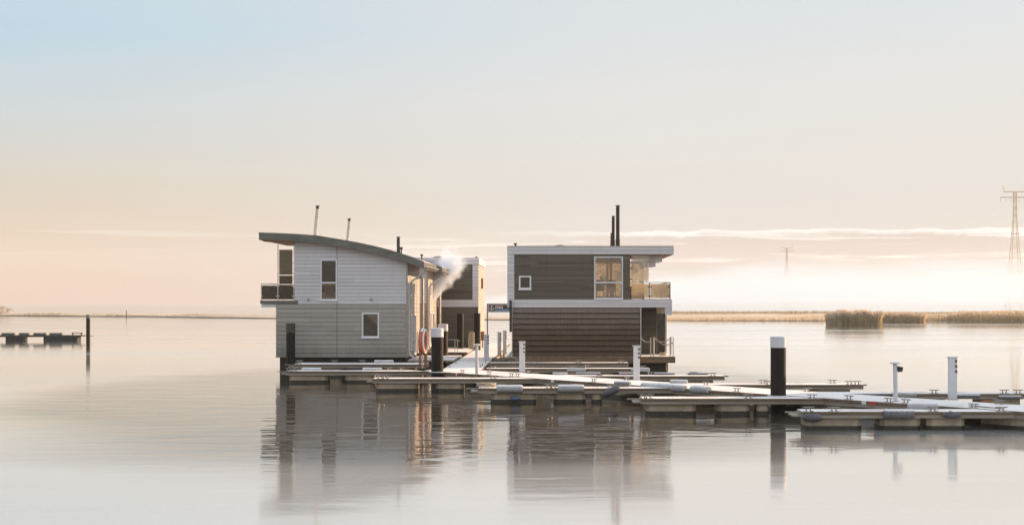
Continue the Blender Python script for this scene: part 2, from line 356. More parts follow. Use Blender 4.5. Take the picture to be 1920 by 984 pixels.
def water_mat():
    m = bpy.data.materials.new('water'); m.use_nodes = True
    g = NT(m.node_tree); g.n.clear()
    oc = g.new('ShaderNodeTexCoord').outputs['Object']
    o = g.xyz(oc)
    # patches of skim ice (smooth, milky) against open, rippled water
    patch = g.noise(g.mapping(oc, (0.020, 0.055, 1)), 1.0, 4, 0.55, 0.6)
    band = g.noise(g.mapping(oc, (0.006, 0.075, 1), (0, 0, R(2))), 1.0, 5, 0.6, 0.5)
    # the open pool that has stayed unfrozen round the houses and the jetties
    ex = g.math('DIVIDE', g.math('ADD', o[0], 3.5), 15.0); ey = g.math('DIVIDE', g.math('SUBTRACT', o[1], 54.0), 26.5)
    e = g.math('ADD', g.math('MULTIPLY', ex, ex), g.math('MULTIPLY', ey, ey))
    pool = g.rng(g.math('ADD', e, g.math('MULTIPLY', g.math('SUBTRACT', patch, 0.5), 1.6)), 0.65, 1.30, 1.0, 0.0)
    n1 = g.noise(g.mapping(oc, (0.42, 0.95, 1), (0, 0, R(3))), 1.0, 2, 0.5, 0.4)
    n2 = g.noise(g.mapping(oc, (0.85, 2.1, 1), (0, 0, R(-3))), 1.0, 2, 0.5, 0.3)
    n3 = g.noise(g.mapping(oc, (2.4, 6.0, 1)), 1.0, 2, 0.6)
    rip = g.math('ADD', n1, g.math('ADD', g.math('MULTIPLY', n2, 0.30), g.math('MULTIPLY', n3, 0.05)))
    swell = g.noise(g.mapping(oc, (0.12, 0.5, 1)), 1.0, 2)
    ht = g.math('ADD', g.math('MULTIPLY', rip, g.math('ADD', g.math('MULTIPLY', pool, RIP_POOL), RIP_ICE)), g.math('MULTIPLY', swell, 0.004))
    bmp = g.new('ShaderNodeBump'); bmp.inputs['Distance'].default_value = 1.0; bmp.inputs['Strength'].default_value = 1.0
    g.put(bmp, 'Height', ht)
    rough = g.rng(pool, 0.0, 1.0, 0.07, 0.034, False)
    rough = g.math('ADD', rough, g.rng(band, 0.45, 0.7, 0.0, 0.08))
    streak = g.rng(g.noise(g.mapping(oc, (0.010, 0.11, 1), (0, 0, R(-3))), 1.0, 5, 0.62, 0.4), 0.50, 0.66)
    streak = g.math('MULTIPLY', streak, g.math('MULTIPLY', g.rng(o[1], 62, 140), g.rng(o[1], 230, 330, 1.0, 0.0)))
    gl = g.new('ShaderNodeBsdfGlossy'); gl.inputs[0].default_value = (0.975, 0.975, 0.96, 1)
    g.put(gl, 'Roughness', rough); g.l.new(bmp.outputs[0], gl.inputs['Normal'])
    df = g.new('ShaderNodeBsdfDiffuse')
    g.put(df, 0, g.mix(pool, g.mix(g.rng(band, 0.4, 0.65), (0.45, 0.48, 0.49, 1), (0.60, 0.61, 0.61, 1)), (0.055, 0.046, 0.032, 1)))
    fr = g.new('ShaderNodeFresnel'); fr.inputs[0].default_value = 1.6; g.l.new(bmp.outputs[0], fr.inputs['Normal'])
    k = g.math('ADD', fr.outputs[0], g.math('SUBTRACT', g.rng(pool, 0, 1, 0.14, 0.02, False), g.math('MULTIPLY', streak, 0.20)), clamp=True)
    ou = g.new('ShaderNodeOutputMaterial'); g.l.new(g.mixs(k, df.outputs[0], gl.outputs[0]), ou.inputs[0])
    return m


M['water'] = water_mat()


# ------------------------------------------------------------------ mesh helpers
class MB:
    def __init__(s): s.v = []; s.f = []; s.mi = []; s.m = 0; s.smooth = False; s.sm = []
    def add(s, vs, fs):
        b = len(s.v); s.v += [Vector(p) for p in vs]
        for f in fs: s.f.append([b + i for i in f]); s.mi.append(s.m); s.sm.append(s.smooth)
        return s
    def box(s, x0, x1, y0, y1, z0, z1):
        if x0 > x1: x0, x1 = x1, x0
        if y0 > y1: y0, y1 = y1, y0
        if z0 > z1: z0, z1 = z1, z0
        return s.add([(x0, y0, z0), (x1, y0, z0), (x1, y1, z0), (x0, y1, z0), (x0, y0, z1), (x1, y0, z1), (x1, y1, z1), (x0, y1, z1)],
                     [(0, 3, 2, 1), (4, 5, 6, 7), (0, 1, 5, 4), (1, 2, 6, 5), (2, 3, 7, 6), (3, 0, 4, 7)])
    def prism(s, poly, z0, z1):          # poly in XY, counter-clockwise
        n = len(poly)
        vs = [(p[0], p[1], z0) for p in poly] + [(p[0], p[1], z1) for p in poly]
        return s.add(vs, [tuple(reversed(range(n))), tuple(range(n, 2 * n))] + [(i, (i + 1) % n, n + (i + 1) % n, n + i) for i in range(n)])
    def strip_y(s, top, bot, y0, y1):    # solid between two XZ polylines of equal length, extruded in Y
        n = len(top)
        vs = []
        for yy in (y0, y1):
            vs += [(p[0], yy, p[1]) for p in top] + [(p[0], yy, p[1]) for p in bot]
        fs = []
        for i in range(n - 1):
            fs += [(n + i, n + i + 1, i + 1, i), (2 * n + i, 2 * n + i + 1, 3 * n + i + 1, 3 * n + i),
                   (i, i + 1, 2 * n + i + 1, 2 * n + i), (n + i, 3 * n + i, 3 * n + i + 1, n + i + 1)]
        fs += [(0, 2 * n, 3 * n, n), (n - 1, 2 * n - 1, 4 * n - 1, 3 * n - 1)]
        return s.add(vs, fs)
    def bar(s, p0, p1, w, z0, z1, off=0.0):   # a bar along p0->p1 in plan; w to the right side of travel, from offset off
        a = Vector(p0[:2]); b = Vector(p1[:2]); d = (b - a).normalized(); n = Vector((d.y, -d.x))
        q = [a + n * off, b + n * off, b + n * (off + w), a + n * (off + w)]
        q = [(v.x, v.y) for v in q]
        area = sum(q[i][0] * q[(i + 1) % 4][1] - q[(i + 1) % 4][0] * q[i][1] for i in range(4))
        return s.prism(q if area > 0 else q[::-1], z0, z1)
    def cyl(s, p0, p1, r0, r1=None, n=12, caps=True):
        r1 = r0 if r1 is None else r1
        return s.tube([p0, p1], [r0, r1], n, caps)
    def tube(s, pts, rad, n=8, caps=True):
        pts = [Vector(p) for p in pts]
        if not isinstance(rad, (list, tuple)): rad = [rad] * len(pts)
        vs, prev = [], None
        for i, p in enumerate(pts):
            t = (pts[min(i + 1, len(pts) - 1)] - pts[max(i - 1, 0)]).normalized()
            if prev is None:
                u = t.orthogonal().normalized()
                if abs(t.z) < 0.9: u = Vector((0, 0, 1)).cross(t).normalized()
            else:
                u = (prev - t * prev.dot(t)).normalized()
            prev = u; v = t.cross(u)
            for k in range(n):
                a = 2 * math.pi * k / n
                vs.append(p + (u * math.cos(a) + v * math.sin(a)) * rad[i])
        fs = []
        for i in range(len(pts) - 1):
            for k in range(n):
                k2 = (k + 1) % n
                fs.append((i * n + k, i * n + k2, (i + 1) * n + k2, (i + 1) * n + k))
        sm = s.smooth
        s.smooth = True; s.add(vs, fs); s.smooth = sm
        if caps:
            e = len(pts) - 1
            s.add(vs[:n], [tuple(reversed(range(n)))]); s.add(vs[e * n:], [tuple(range(n))])
        return s
    def lathe(s, prof, cx=0, cy=0, n=20):     # profile of (r, z) about a vertical axis
        vs = [(cx + r * math.cos(2 * math.pi * k / n), cy + r * math.sin(2 * math.pi * k / n), zz) for r, zz in prof for k in range(n)]
        fs = [(i * n + k, i * n + (k + 1) % n, (i + 1) * n + (k + 1) % n, (i + 1) * n + k) for i in range(len(prof) - 1) for k in range(n)]
        return s.add(vs, fs)
    def build(s, name, material, parent=None, origin=None, bevel=0.0):
        o_ = Vector(origin) if origin is not None else Vector((0, 0, 0))
        if parent is not None:
            r = parent
            while r.parent: r = r.parent
            o_ = r.location.copy()
        me = bpy.data.meshes.new(name)
        me.from_pydata([tuple(v - o_) for v in s.v], [], s.f)
        ms = material if isinstance(material, (list, tuple)) else [material]
        if len(ms) == 1 and s.mi and max(s.mi) == 1: ms = [ms[0], M['gap_shade']]
        for m_ in ms: me.materials.append(m_)
        me.polygons.foreach_set('material_index', s.mi); me.polygons.foreach_set('use_smooth', s.sm)
        me.update()
        o = bpy.data.objects.new(name, me); C.objects.link(o)
        if parent is not None: o.parent = parent
        elif origin is not None: o.location = origin
        if bevel:
            b = o.modifiers.new('bevel', 'BEVEL'); b.width = bevel; b.segments = 2; b.limit_method = 'ANGLE'
        return o


def thing(name, label, cat, loc, group=None):
    o = bpy.data.objects.new(name, None); C.objects.link(o)
    o.location = loc; o.empty_display_size = 0.3
    return tag(o, label, cat, group)


def tag(o, label=None, cat=None, group=None, kind=None):
    for k, v in (('label', label), ('category', cat), ('group', group), ('kind', kind)):
        if v: o[k] = v
    return o


def kids(o): return [c for c in bpy.data.objects if c.parent == o]


def copy_tree(o, parent=None):
    c = o.copy(); C.objects.link(c); c.parent = parent
    for ch in kids(o): copy_tree(ch, c)
    return c


def at(px, Y): return (px - PX) * Y / F                 # photo column -> metres across, at depth Y
def zt(py, Y): return H + (PY - py) * Y / F             # photo row -> height, at depth Y


def front(Y): return lambda u, d, z_: (u, Y - d, z_)    # facade towards the camera; d is how far proud
def side_r(X): return lambda u, d, z_: (X + d, u, z_)
def side_l(X): return lambda u, d, z_: (X - d, u, z_)
def rear(Y): return lambda u, d, z_: (u, Y + d, z_)


def fbox(mb, fr, u0, u1, d0, d1, z0, z1):
    a = fr(u0, d0, z0); b = fr(u1, d1, z1)
    return mb.box(a[0], b[0], a[1], b[1], a[2], b[2])


def clad(mb, fr, u0, u1, z0, z1, pitch, holes=(), proud=0.022, umax=None, gap=None):
    """overlapping boards: each one stands proud at its lower edge"""
    n = max(1, round((z1 - z0) / pitch)); p = (z1 - z0) / n
    g = (0.009 if pitch > 0.13 else 0.005) if gap is None else gap
    for i in range(n):
        zb, ztp = z0 + i * p, z0 + (i + 1) * p
        cuts = sorted({zb, ztp} | {h[2] for h in holes if zb < h[2] < ztp} | {h[3] for h in holes if zb < h[3] < ztp})
        hi = u1 if umax is None else min(u1, umax(zb))
        for c0, c1 in zip(cuts[:-1], cuts[1:]):
            mid = (c0 + c1) / 2
            spans = [(u0, hi)]
            for h in holes:
                if h[2] < mid < h[3]:
                    ns = []
                    for a, b in spans:
                        if h[1] <= a or h[0] >= b: ns.append((a, b)); continue
                        if a < h[0]: ns.append((a, h[0]))
                        if h[1] < b: ns.append((h[1], b))
                    spans = ns
            for a, b in spans:
                if b - a < 0.005: continue
                d0 = proud * (1 - (c0 - zb) / p) + 0.003; d1 = proud * (1 - (c1 - zb) / p) + 0.003
                if g: mb.m = 1; mb.add([fr(a, 0.002, c0), fr(b, 0.002, c0), fr(b, 0.002, c1), fr(a, 0.002, c1)], [(0, 1, 2, 3)]); mb.m = 0  # dark backing sheet, its colour standing in for shade between rows
                if c0 == zb: c0 = min(c0 + g, c1)
                q = [fr(a, 0, c0), fr(b, 0, c0), fr(b, d0, c0), fr(a, d0, c0), fr(a, 0, c1), fr(b, 0, c1), fr(b, d1, c1), fr(a, d1, c1)]
                mb.add(q, [(3, 2, 6, 7), (0, 1, 2, 3), (0, 3, 7, 4), (1, 5, 6, 2)])


def core(mb, fr, u0, u1, z0, z1, t, holes=()):
    us = sorted({u0, u1} | {h[i] for h in holes for i in (0, 1) if u0 < h[i] < u1})
    zs = sorted({z0, z1} | {h[i] for h in holes for i in (2, 3) if z0 < h[i] < z1})
    for a, b in zip(us[:-1], us[1:]):
        for c, d_ in zip(zs[:-1], zs[1:]):
            mu, mz = (a + b) / 2, (c + d_) / 2
            if any(h[0] < mu < h[1] and h[2] < mz < h[3] for h in holes): continue
            fbox(mb, fr, a, b, -t, 0, c, d_)


def window(parent, fr, u0, u1, z0, z1, bars=(), fw=0.06, pane='pane', frame='window_white', name='window', sill=True, dep=0.06, label=None, proud=0.035):
    m = MB()
    fbox(m, fr, u0, u0 + fw, -dep, proud, z0, z1); fbox(m, fr, u1 - fw, u1, -dep, proud, z0, z1)
    fbox(m, fr, u0 + fw, u1 - fw, -dep, proud, z1 - fw, z1); fbox(m, fr, u0 + fw, u1 - fw, -dep, proud, z0, z0 + fw)
    for b in bars: fbox(m, fr, u0 + fw, u1 - fw, -dep, proud - 0.01, b - fw * 0.6, b + fw * 0.6)
    o = m.build(name, M[frame], parent)
    if label: o['label'] = label
    g_ = MB()
    fbox(g_, fr, u0 + fw, u1 - fw, -0.022, -0.018, z0 + fw, z1 - fw)
    g_.build('pane', M[pane], o)
    if sill:
        s_ = MB(); fbox(s_, fr, u0 - 0.03, u1 + 0.03, 0.0, proud + 0.05, z0 - 0.045, z0 - 0.002); s_.build('sill', M[frame], o)
    return o


# ------------------------------------------------------------------ the setting: water, shore, reeds, fog
wm = MB(); wm.add([(-2300, -150, 0), (2300, -150, 0), (2300, 2400, 0), (-2300, 2400, 0)], [(0, 1, 2, 3)])
tag(wm.build('water', M['water']), kind='structure')

SHORE = [(-2300, 420), (-600, 385), (-127, 326), (-90, 306), (-55, 281), (-20, 262), (20, 243), (45, 240), (77, 237), (160, 228), (600, 240), (2300, 260)]


def shore_y(xx):
    for (a, b), (c, d_) in zip(SHORE[:-1], SHORE[1:]):
        if a <= xx <= c: return b + (d_ - b) * (xx - a) / (c - a)
    return 300


def shore_mat():
    m = bpy.data.materials['shore']; g = NT(m.node_tree); p = g.n['Principled BSDF']
    src = p.inputs['Base Color'].links[0].from_socket
    zc = g.xyz(g.new('ShaderNodeTexCoord').outputs['Object'])[2]
    g.put(p, 'Base Color', g.mix(g.rng(zc, 0.05, 0.30), (0.085, 0.06, 0.04, 1), src))     # wet mud at the waterline


shore_mat()
gm = MB(); xs = [-2300, -1500, -900, -600] + [i * 6 for i in range(-60, 61)] + [600, 900, 1500, 2300]
prof = [(0, -0.25), (0.03, 0.10), (0.12, 0.28), (0.3, 0.40), (0.6, 0.50), (0.85, 0.45), (1.0, -0.3)]
rng = random.Random(3)
vs = []
for xx in xs:
    y0 = shore_y(xx) + math.sin(xx * 0.13) * 1.6 + math.sin(xx * 0.041) * 3 + rng.uniform(-0.8, 0.8)
    for dy, hz in prof:
        wid = 22 + 110 / (1 + math.exp(-(xx - 5) / 12)); yy = y0 + dy * wid
        vs.append((xx, yy, hz + (rng.uniform(-0.06, 0.10) if 0 < dy < 1 else 0)))
k = len(prof)
gm.add(vs, [(i * k + j, (i + 1) * k + j, (i + 1) * k + j + 1, i * k + j + 1) for i in range(len(xs) - 1) for j in range(k - 1)])
tag(gm.build('shore', M['shore']), kind='structure')


def reeds(name, label, pts_fn, n, h0, h1, seed, wid=0.05, mats=None, plume=True):
    r = random.Random(seed); m = MB()
    for _ in range(n):
        px_, py_, base, hs = pts_fn(r)
        hh = r.uniform(h0, h1) * hs
        a = r.uniform(0, math.pi); w_ = wid * r.uniform(0.6, 1.4)
        dx, dy = math.cos(a) * w_ / 2, math.sin(a) * w_ / 2
        lx, ly = r.gauss(0.05, 0.10) * hh, r.gauss(0, 0.08) * hh
        top = (px_ + lx, py_ + ly, base + hh)
        mid = (px_ + lx * 0.35, py_ + ly * 0.35, base + hh * 0.55)
        m.m = 0
        m.add([(px_ - dx, py_ - dy, base), (px_ + dx, py_ + dy, base), (mid[0] + dx, mid[1] + dy, mid[2]), (mid[0] - dx, mid[1] - dy, mid[2]), top],
              [(0, 1, 2, 3), (3, 2, 4)])
        if plume:
            m.m = 1; pw = wid * r.uniform(1.2, 2.2)
            ex, ey = math.cos(a) * pw, math.sin(a) * pw; pl = hh * r.uniform(0.14, 0.24)
            m.add([(top[0] - ex * 0.2, top[1] - ey * 0.2, top[2] - pl), (top[0] + ex, top[1] + ey, top[2] - pl * 0.5), (top[0] + 0.06, top[1], top[2] + pl * 0.25), (top[0] - ex * 0.8, top[1] - ey * 0.8, top[2] - pl * 0.4)],
                  [(0, 1, 2, 3)])
    o = m.build(name, mats or [M['reed_stalk'], M['reed_plume']])
    return tag(o, label, 'reeds', None, 'stuff')


def ellipse_patch(cx, cy, rx, ry):
    def fn(r):
        while True:
            u, v = r.uniform(-1, 1), r.uniform(-1, 1)
            u *= 1.0 + abs(r.gauss(0, 0.05)); v *= 1.0 + abs(r.gauss(0, 0.05))
            if u ** 4 + v * v <= 1.15: break
        hs = 0.86 + 0.14 * (1 - abs(u) ** 3) + 0.06 * math.sin(u * 9 + cx) + 0.05 * math.sin(u * 23)
        return cx + u * rx, cy + v * ry, -0.1, hs
    return fn


reeds('reed_island', 'square tan clump of reeds standing alone out in the water', ellipse_patch(at(1601, 207), 207, 3.9, 2.4), 5200, 1.35, 2.1, 11)
reeds('reed_bed', 'low golden reed bed just behind and right of the square reed clump', ellipse_patch(at(1680, 231), 231, 4.6, 2.5), 3600, 0.95, 1.7, 12)
reeds('reed_bed', 'long golden reed bed on the bank beneath the nearer pylon', ellipse_patch(at(1905, 238), 240, 10.5, 4.5), 5600, 0.95, 1.85, 13)
reeds('reed_bed', 'sparse pale reed tufts in the gap along the right bank', ellipse_patch(at(1765, 240), 242, 4.2, 2.0), 700, 0.7, 1.3, 14)


def fringe(x0, x1, dy0, dy1):
    def fn(r):
        xx = r.uniform(x0, x1)
        h_ = 0.75 + 0.35 * math.sin(xx * 0.23) * math.sin(xx * 0.071 + 1)
        return xx, shore_y(xx) + 2.5 + r.uniform(dy0, dy1), 0.1, h_
    return fn


reeds('bank_grass', 'pale frosted grass fringe along the right hand bank', fringe(14, 48, 0, 16), 5200, 0.35, 0.95, 21, 0.08, [M['reed_plume'], M['reed_plume']], False)
reeds('bank_grass', 'thin dry grass fringe along the far left bank', fringe(-150, -20, 0, 10), 5200, 0.28, 0.72, 22, 0.10, [M['reed_far'], M['reed_far']], False)


def belt(x0, x1, yc, dep):
    def fn(r):
        xx = r.uniform(x0, x1)
        return xx, yc + r.uniform(-dep, dep), 0.4, 0.85 + 0.22 * math.sin(xx * 0.09) * math.sin(xx * 0.031 + 2)
    return fn


reeds('reed_belt', 'dull brown reed belt far behind the right bank, fading into mist', belt(24, 150, 335, 14), 6500, 0.55, 0.95, 23, 0.16, [M['reed_far'], M['reed_far']], False)

# x_unused, half lost in the mist
def bush(loc, h_, wd, label, seed):
    r = random.Random(seed)
    t = thing('bush', label, 'bush', loc)
    tr = MB(); lf = MB()
    for j in range(4):
        a = r.uniform(0, 6.28); tr.cyl(loc, (loc[0] + math.cos(a) * wd * 0.4, loc[1] + math.sin(a) * wd * 0.4, loc[2] + h_ * 0.8), 0.06, 0.02, 5)
    for j in range(420):
        a = r.uniform(0, 6.28); q = math.sqrt(r.random()); zz_ = r.random()
        rr = wd * 0.5 * q * (0.55 + 0.45 * math.sin(zz_ * 3.1)) * (0.8 + 0.3 * math.sin(a * 3 + seed))
        p = Vector((loc[0] + math.cos(a) * rr, loc[1] + math.sin(a) * rr, loc[2] + 0.1 + h_ * zz_ * (1.05 - 0.35 * q)))
        e = [Vector((r.gauss(0, 0.14), r.gauss(0, 0.14), r.gauss(0, 0.14))) for _ in range(3)]
        lf.add([p + e[0], p + e[1], p + e[2]], [(0, 1, 2)])
    tr.build('trunk', M['twig'], t); lf.build('crown', M['leaf'], t)


bush((at(2, 338), 338, 0.3), 1.9, 6.0, 'golden bush at the left end of the far bank', 45)

# ------------------------------------------------------------------ air: haze and the bank of fog beyond the shore
def vol_mat(name, dens, col=(0.98, 0.98, 0.98), aniso=0.3):
    m = bpy.data.materials.new(name); m.use_nodes = True
    g = NT(m.node_tree); g.n.clear()
    v = g.new('ShaderNodeVolumePrincipled'); v.inputs['Color'].default_value = (*col, 1)
    v.inputs['Density'].default_value = dens; v.inputs['Anisotropy'].default_value = aniso
    o = g.new('ShaderNodeOutputMaterial'); g.l.new(v.outputs[0], o.inputs['Volume'])
    return m


hm = MB(); hm.box(-2400, 2400, -250, 2500, -1.0, 82)
tag(hm.build('haze', vol_mat('haze', HAZE_D, (0.88, 0.93, 0.98), 0.2)), 'thin winter haze over the whole lake', 'haze', None, 'stuff')

def fog_bank():
    m = bpy.data.materials.new('fog'); m.use_nodes = True
    g = NT(m.node_tree); g.n.clear()
    pos = g.new('ShaderNodeNewGeometry').outputs['Position']
    o = g.xyz(pos)
    n1 = g.noise(g.mapping(pos, (0.016, 0.006, 0.05)), 1.0, 6, 0.66, 0.4)
    n2 = g.noise(g.mapping(pos, (0.035, 0.012, 0.06)), 1.0, 3, 0.6)
    top = g.math('ADD', g.rng(o[0], -110, 110, 0.5, 18.5), g.math('MULTIPLY', g.math('SUBTRACT', n1, 0.5), 22.0))
    f = g.rng(g.math('SUBTRACT', top, o[2]), -1.0, 4.5)
    f = g.math('MULTIPLY', f, g.rng(n2, 0.25, 0.6, 0.55, 1.0))
    f = g.math('MULTIPLY', f, g.rng(o[2], 0.0, 7.0, 0.22, 1.0))
    f = g.math('MULTIPLY', f, g.rng(o[0], -150, 20))
    v = g.new('ShaderNodeVolumePrincipled'); v.inputs['Color'].default_value = (0.635, 0.755, 0.88, 1); v.inputs['Anisotropy'].default_value = 0.25
    g.put(v, 'Density', g.math('MULTIPLY', f, FOG_D))
    u = g.new('ShaderNodeOutputMaterial'); g.l.new(v.outputs[0], u.inputs['Volume'])
    fm = MB(); fm.box(-160, 900, 470, 1200, 0.05, 34)
    tag(fm.build('fog_bank', m), 'white bank of morning fog lying behind the far shore', 'fog', None, 'stuff')


fog_bank()


# ------------------------------------------------------------------ pylons
def pylon(loc, hgt, label):
    t = thing('pylon', label, 'pylon', loc, 'electricity pylons in the mist')
    X0, Y0, Z0 = loc; k_ = hgt / 65.0
    tw = MB(); r_ = (0.15 if Y0 < 1000 else 0.34) * k_
    lv = [0, 7, 14, 20.5, 26.5, 32, 37, 41.5, 46, 50, 54, 58, 62, 65]
    hw = lambda h_: (4.3 if h_ < 1 else 4.3 - (4.3 - 0.75) * min(1, h_ / 52.0)) * k_ if h_ < 52 else 0.75 * k_
    cor = lambda h_, i: Vector((X0 + hw(h_) * (1, 1, -1, -1)[i], Y0 + hw(h_) * (1, -1, -1, 1)[i], Z0 + h_ * k_))
    for i in range(4):
        for a, b in zip(lv[:-1], lv[1:]):
            tw.cyl(cor(a, i), cor(b, i), r_, r_, 4, False)
            j = (i + 1) % 4
            tw.cyl(cor(a, i), cor(b, j), r_ * 0.55, None, 4, False); tw.cyl(cor(a, j), cor(b, i), r_ * 0.55, None, 4, False)
            if b in (20.5, 41.5, 52): tw.cyl(cor(b, i), cor(b, j), r_, None, 4, False)
    tw.build('tower', M['pylon'], t)
    for (h_, hl, nm) in ((62.0, 8.2, 'crossarm'), (65.0, 6.4, 'crossarm')):
        ar = MB(); zc = Z0 + h_ * k_
        for sy in (-0.6, 0.6): ar.cyl((X0 - hl * k_, Y0 + sy * 0.2, zc), (X0 + hl * k_, Y0 + sy * 0.2, zc), (0.22 if Y0 < 1000 else 0.30) * k_, None, 5)
        for q in range(-5, 5):
            ar.cyl((X0 + q * hl / 5 * k_, Y0, zc - 0.35 * k_), (X0 + (q + 1) * hl / 5 * k_, Y0, zc + 0.35 * k_), 0.14 * k_, None, 4)
        ar.build(nm, M['pylon'], t)
    for s_ in (-1, 1):
        hn = MB(); hn.tube([(X0 + s_ * 5.6 * k_, Y0, Z0 + 65 * k_), (X0 + s_ * 6.9 * k_, Y0, Z0 + 68.5 * k_)], 0.16 * k_, 4); hn.build('earth_wire_peak', M['pylon'], t)
    for q in (-8.0, -5.0, -2.4, 2.4, 5.0, 8.0):
        ins = MB(); ins.cyl((X0 + q * k_, Y0, Z0 + 62 * k_), (X0 + q * k_, Y0, Z0 + 59.6 * k_), 0.13 * k_, None, 5); ins.build('insulator', M['pylon'], t)
    return t


P1 = (at(1903, 800), 800, -0.3); P2 = (at(1475, 1600), 1600, -0.3)
pylon(P1, 65.2, 'nearer lattice pylon at the right edge, its feet in fog')
pylon(P2, 63.7, 'smaller far lattice pylon rising out of the fog')
for q in (-8.0, 5.0, 8.0):
    m = MB(); pts = []
    for i in range(25):
        t_ = i / 24
        a = Vector((P1[0] + q, P1[1], P1[2] + 58.6)); b = Vector((P2[0] + q, P2[1], P2[2] + 57.0))
        p = a.lerp(b, t_); p.z -= 4 * 16 * t_ * (1 - t_); pts.append(p)
    m.tube(pts, 0.022, 4)
    tag(m.build('power_line', M['pylon']), 'thin sagging power cable strung between the two pylons', 'cable', 'cables between the pylons')


# ------------------------------------------------------------------ curved-roof houses on the left
YH = 67.0                                             # front facade
def hx(px): return at(px, YH)
def hz(py): return zt(py, YH)


def tube_part(name, pts, r_, material, parent, n=10):
    m = MB(); m.tube(pts, r_, n); return m.build(name, material, parent)


def chimney(parent, px_, Y, ytop, zbase, r_, material, lean=0.0, cap=True):
    X0 = at(px_, Y); zt_ = zt(ytop, Y); m = MB()
    m.tube([(X0, Y, zbase), (X0, Y, zbase + 0.45)], r_ * 1.18, 14)
    m.tube([(X0, Y, zbase + 0.45), (X0 + lean, Y, zt_ - 0.16)], r_, 14)
    o = m.build('chimney', material, parent)
    if cap:
        c = MB(); c.lathe([(r_ * 1.02, zt_ - 0.16), (r_ * 1.02, zt_ - 0.10), (r_ * 0.8, zt_ - 0.10), (r_ * 0.8, zt_ - 0.04), (r_ * 1.5, zt_ - 0.035), (r_ * 1.1, zt_), (0.001, zt_ + 0.01)], X0 + lean, Y, 14)
        c.build('chimney_cap', M['black_pipe'], o)
    return o


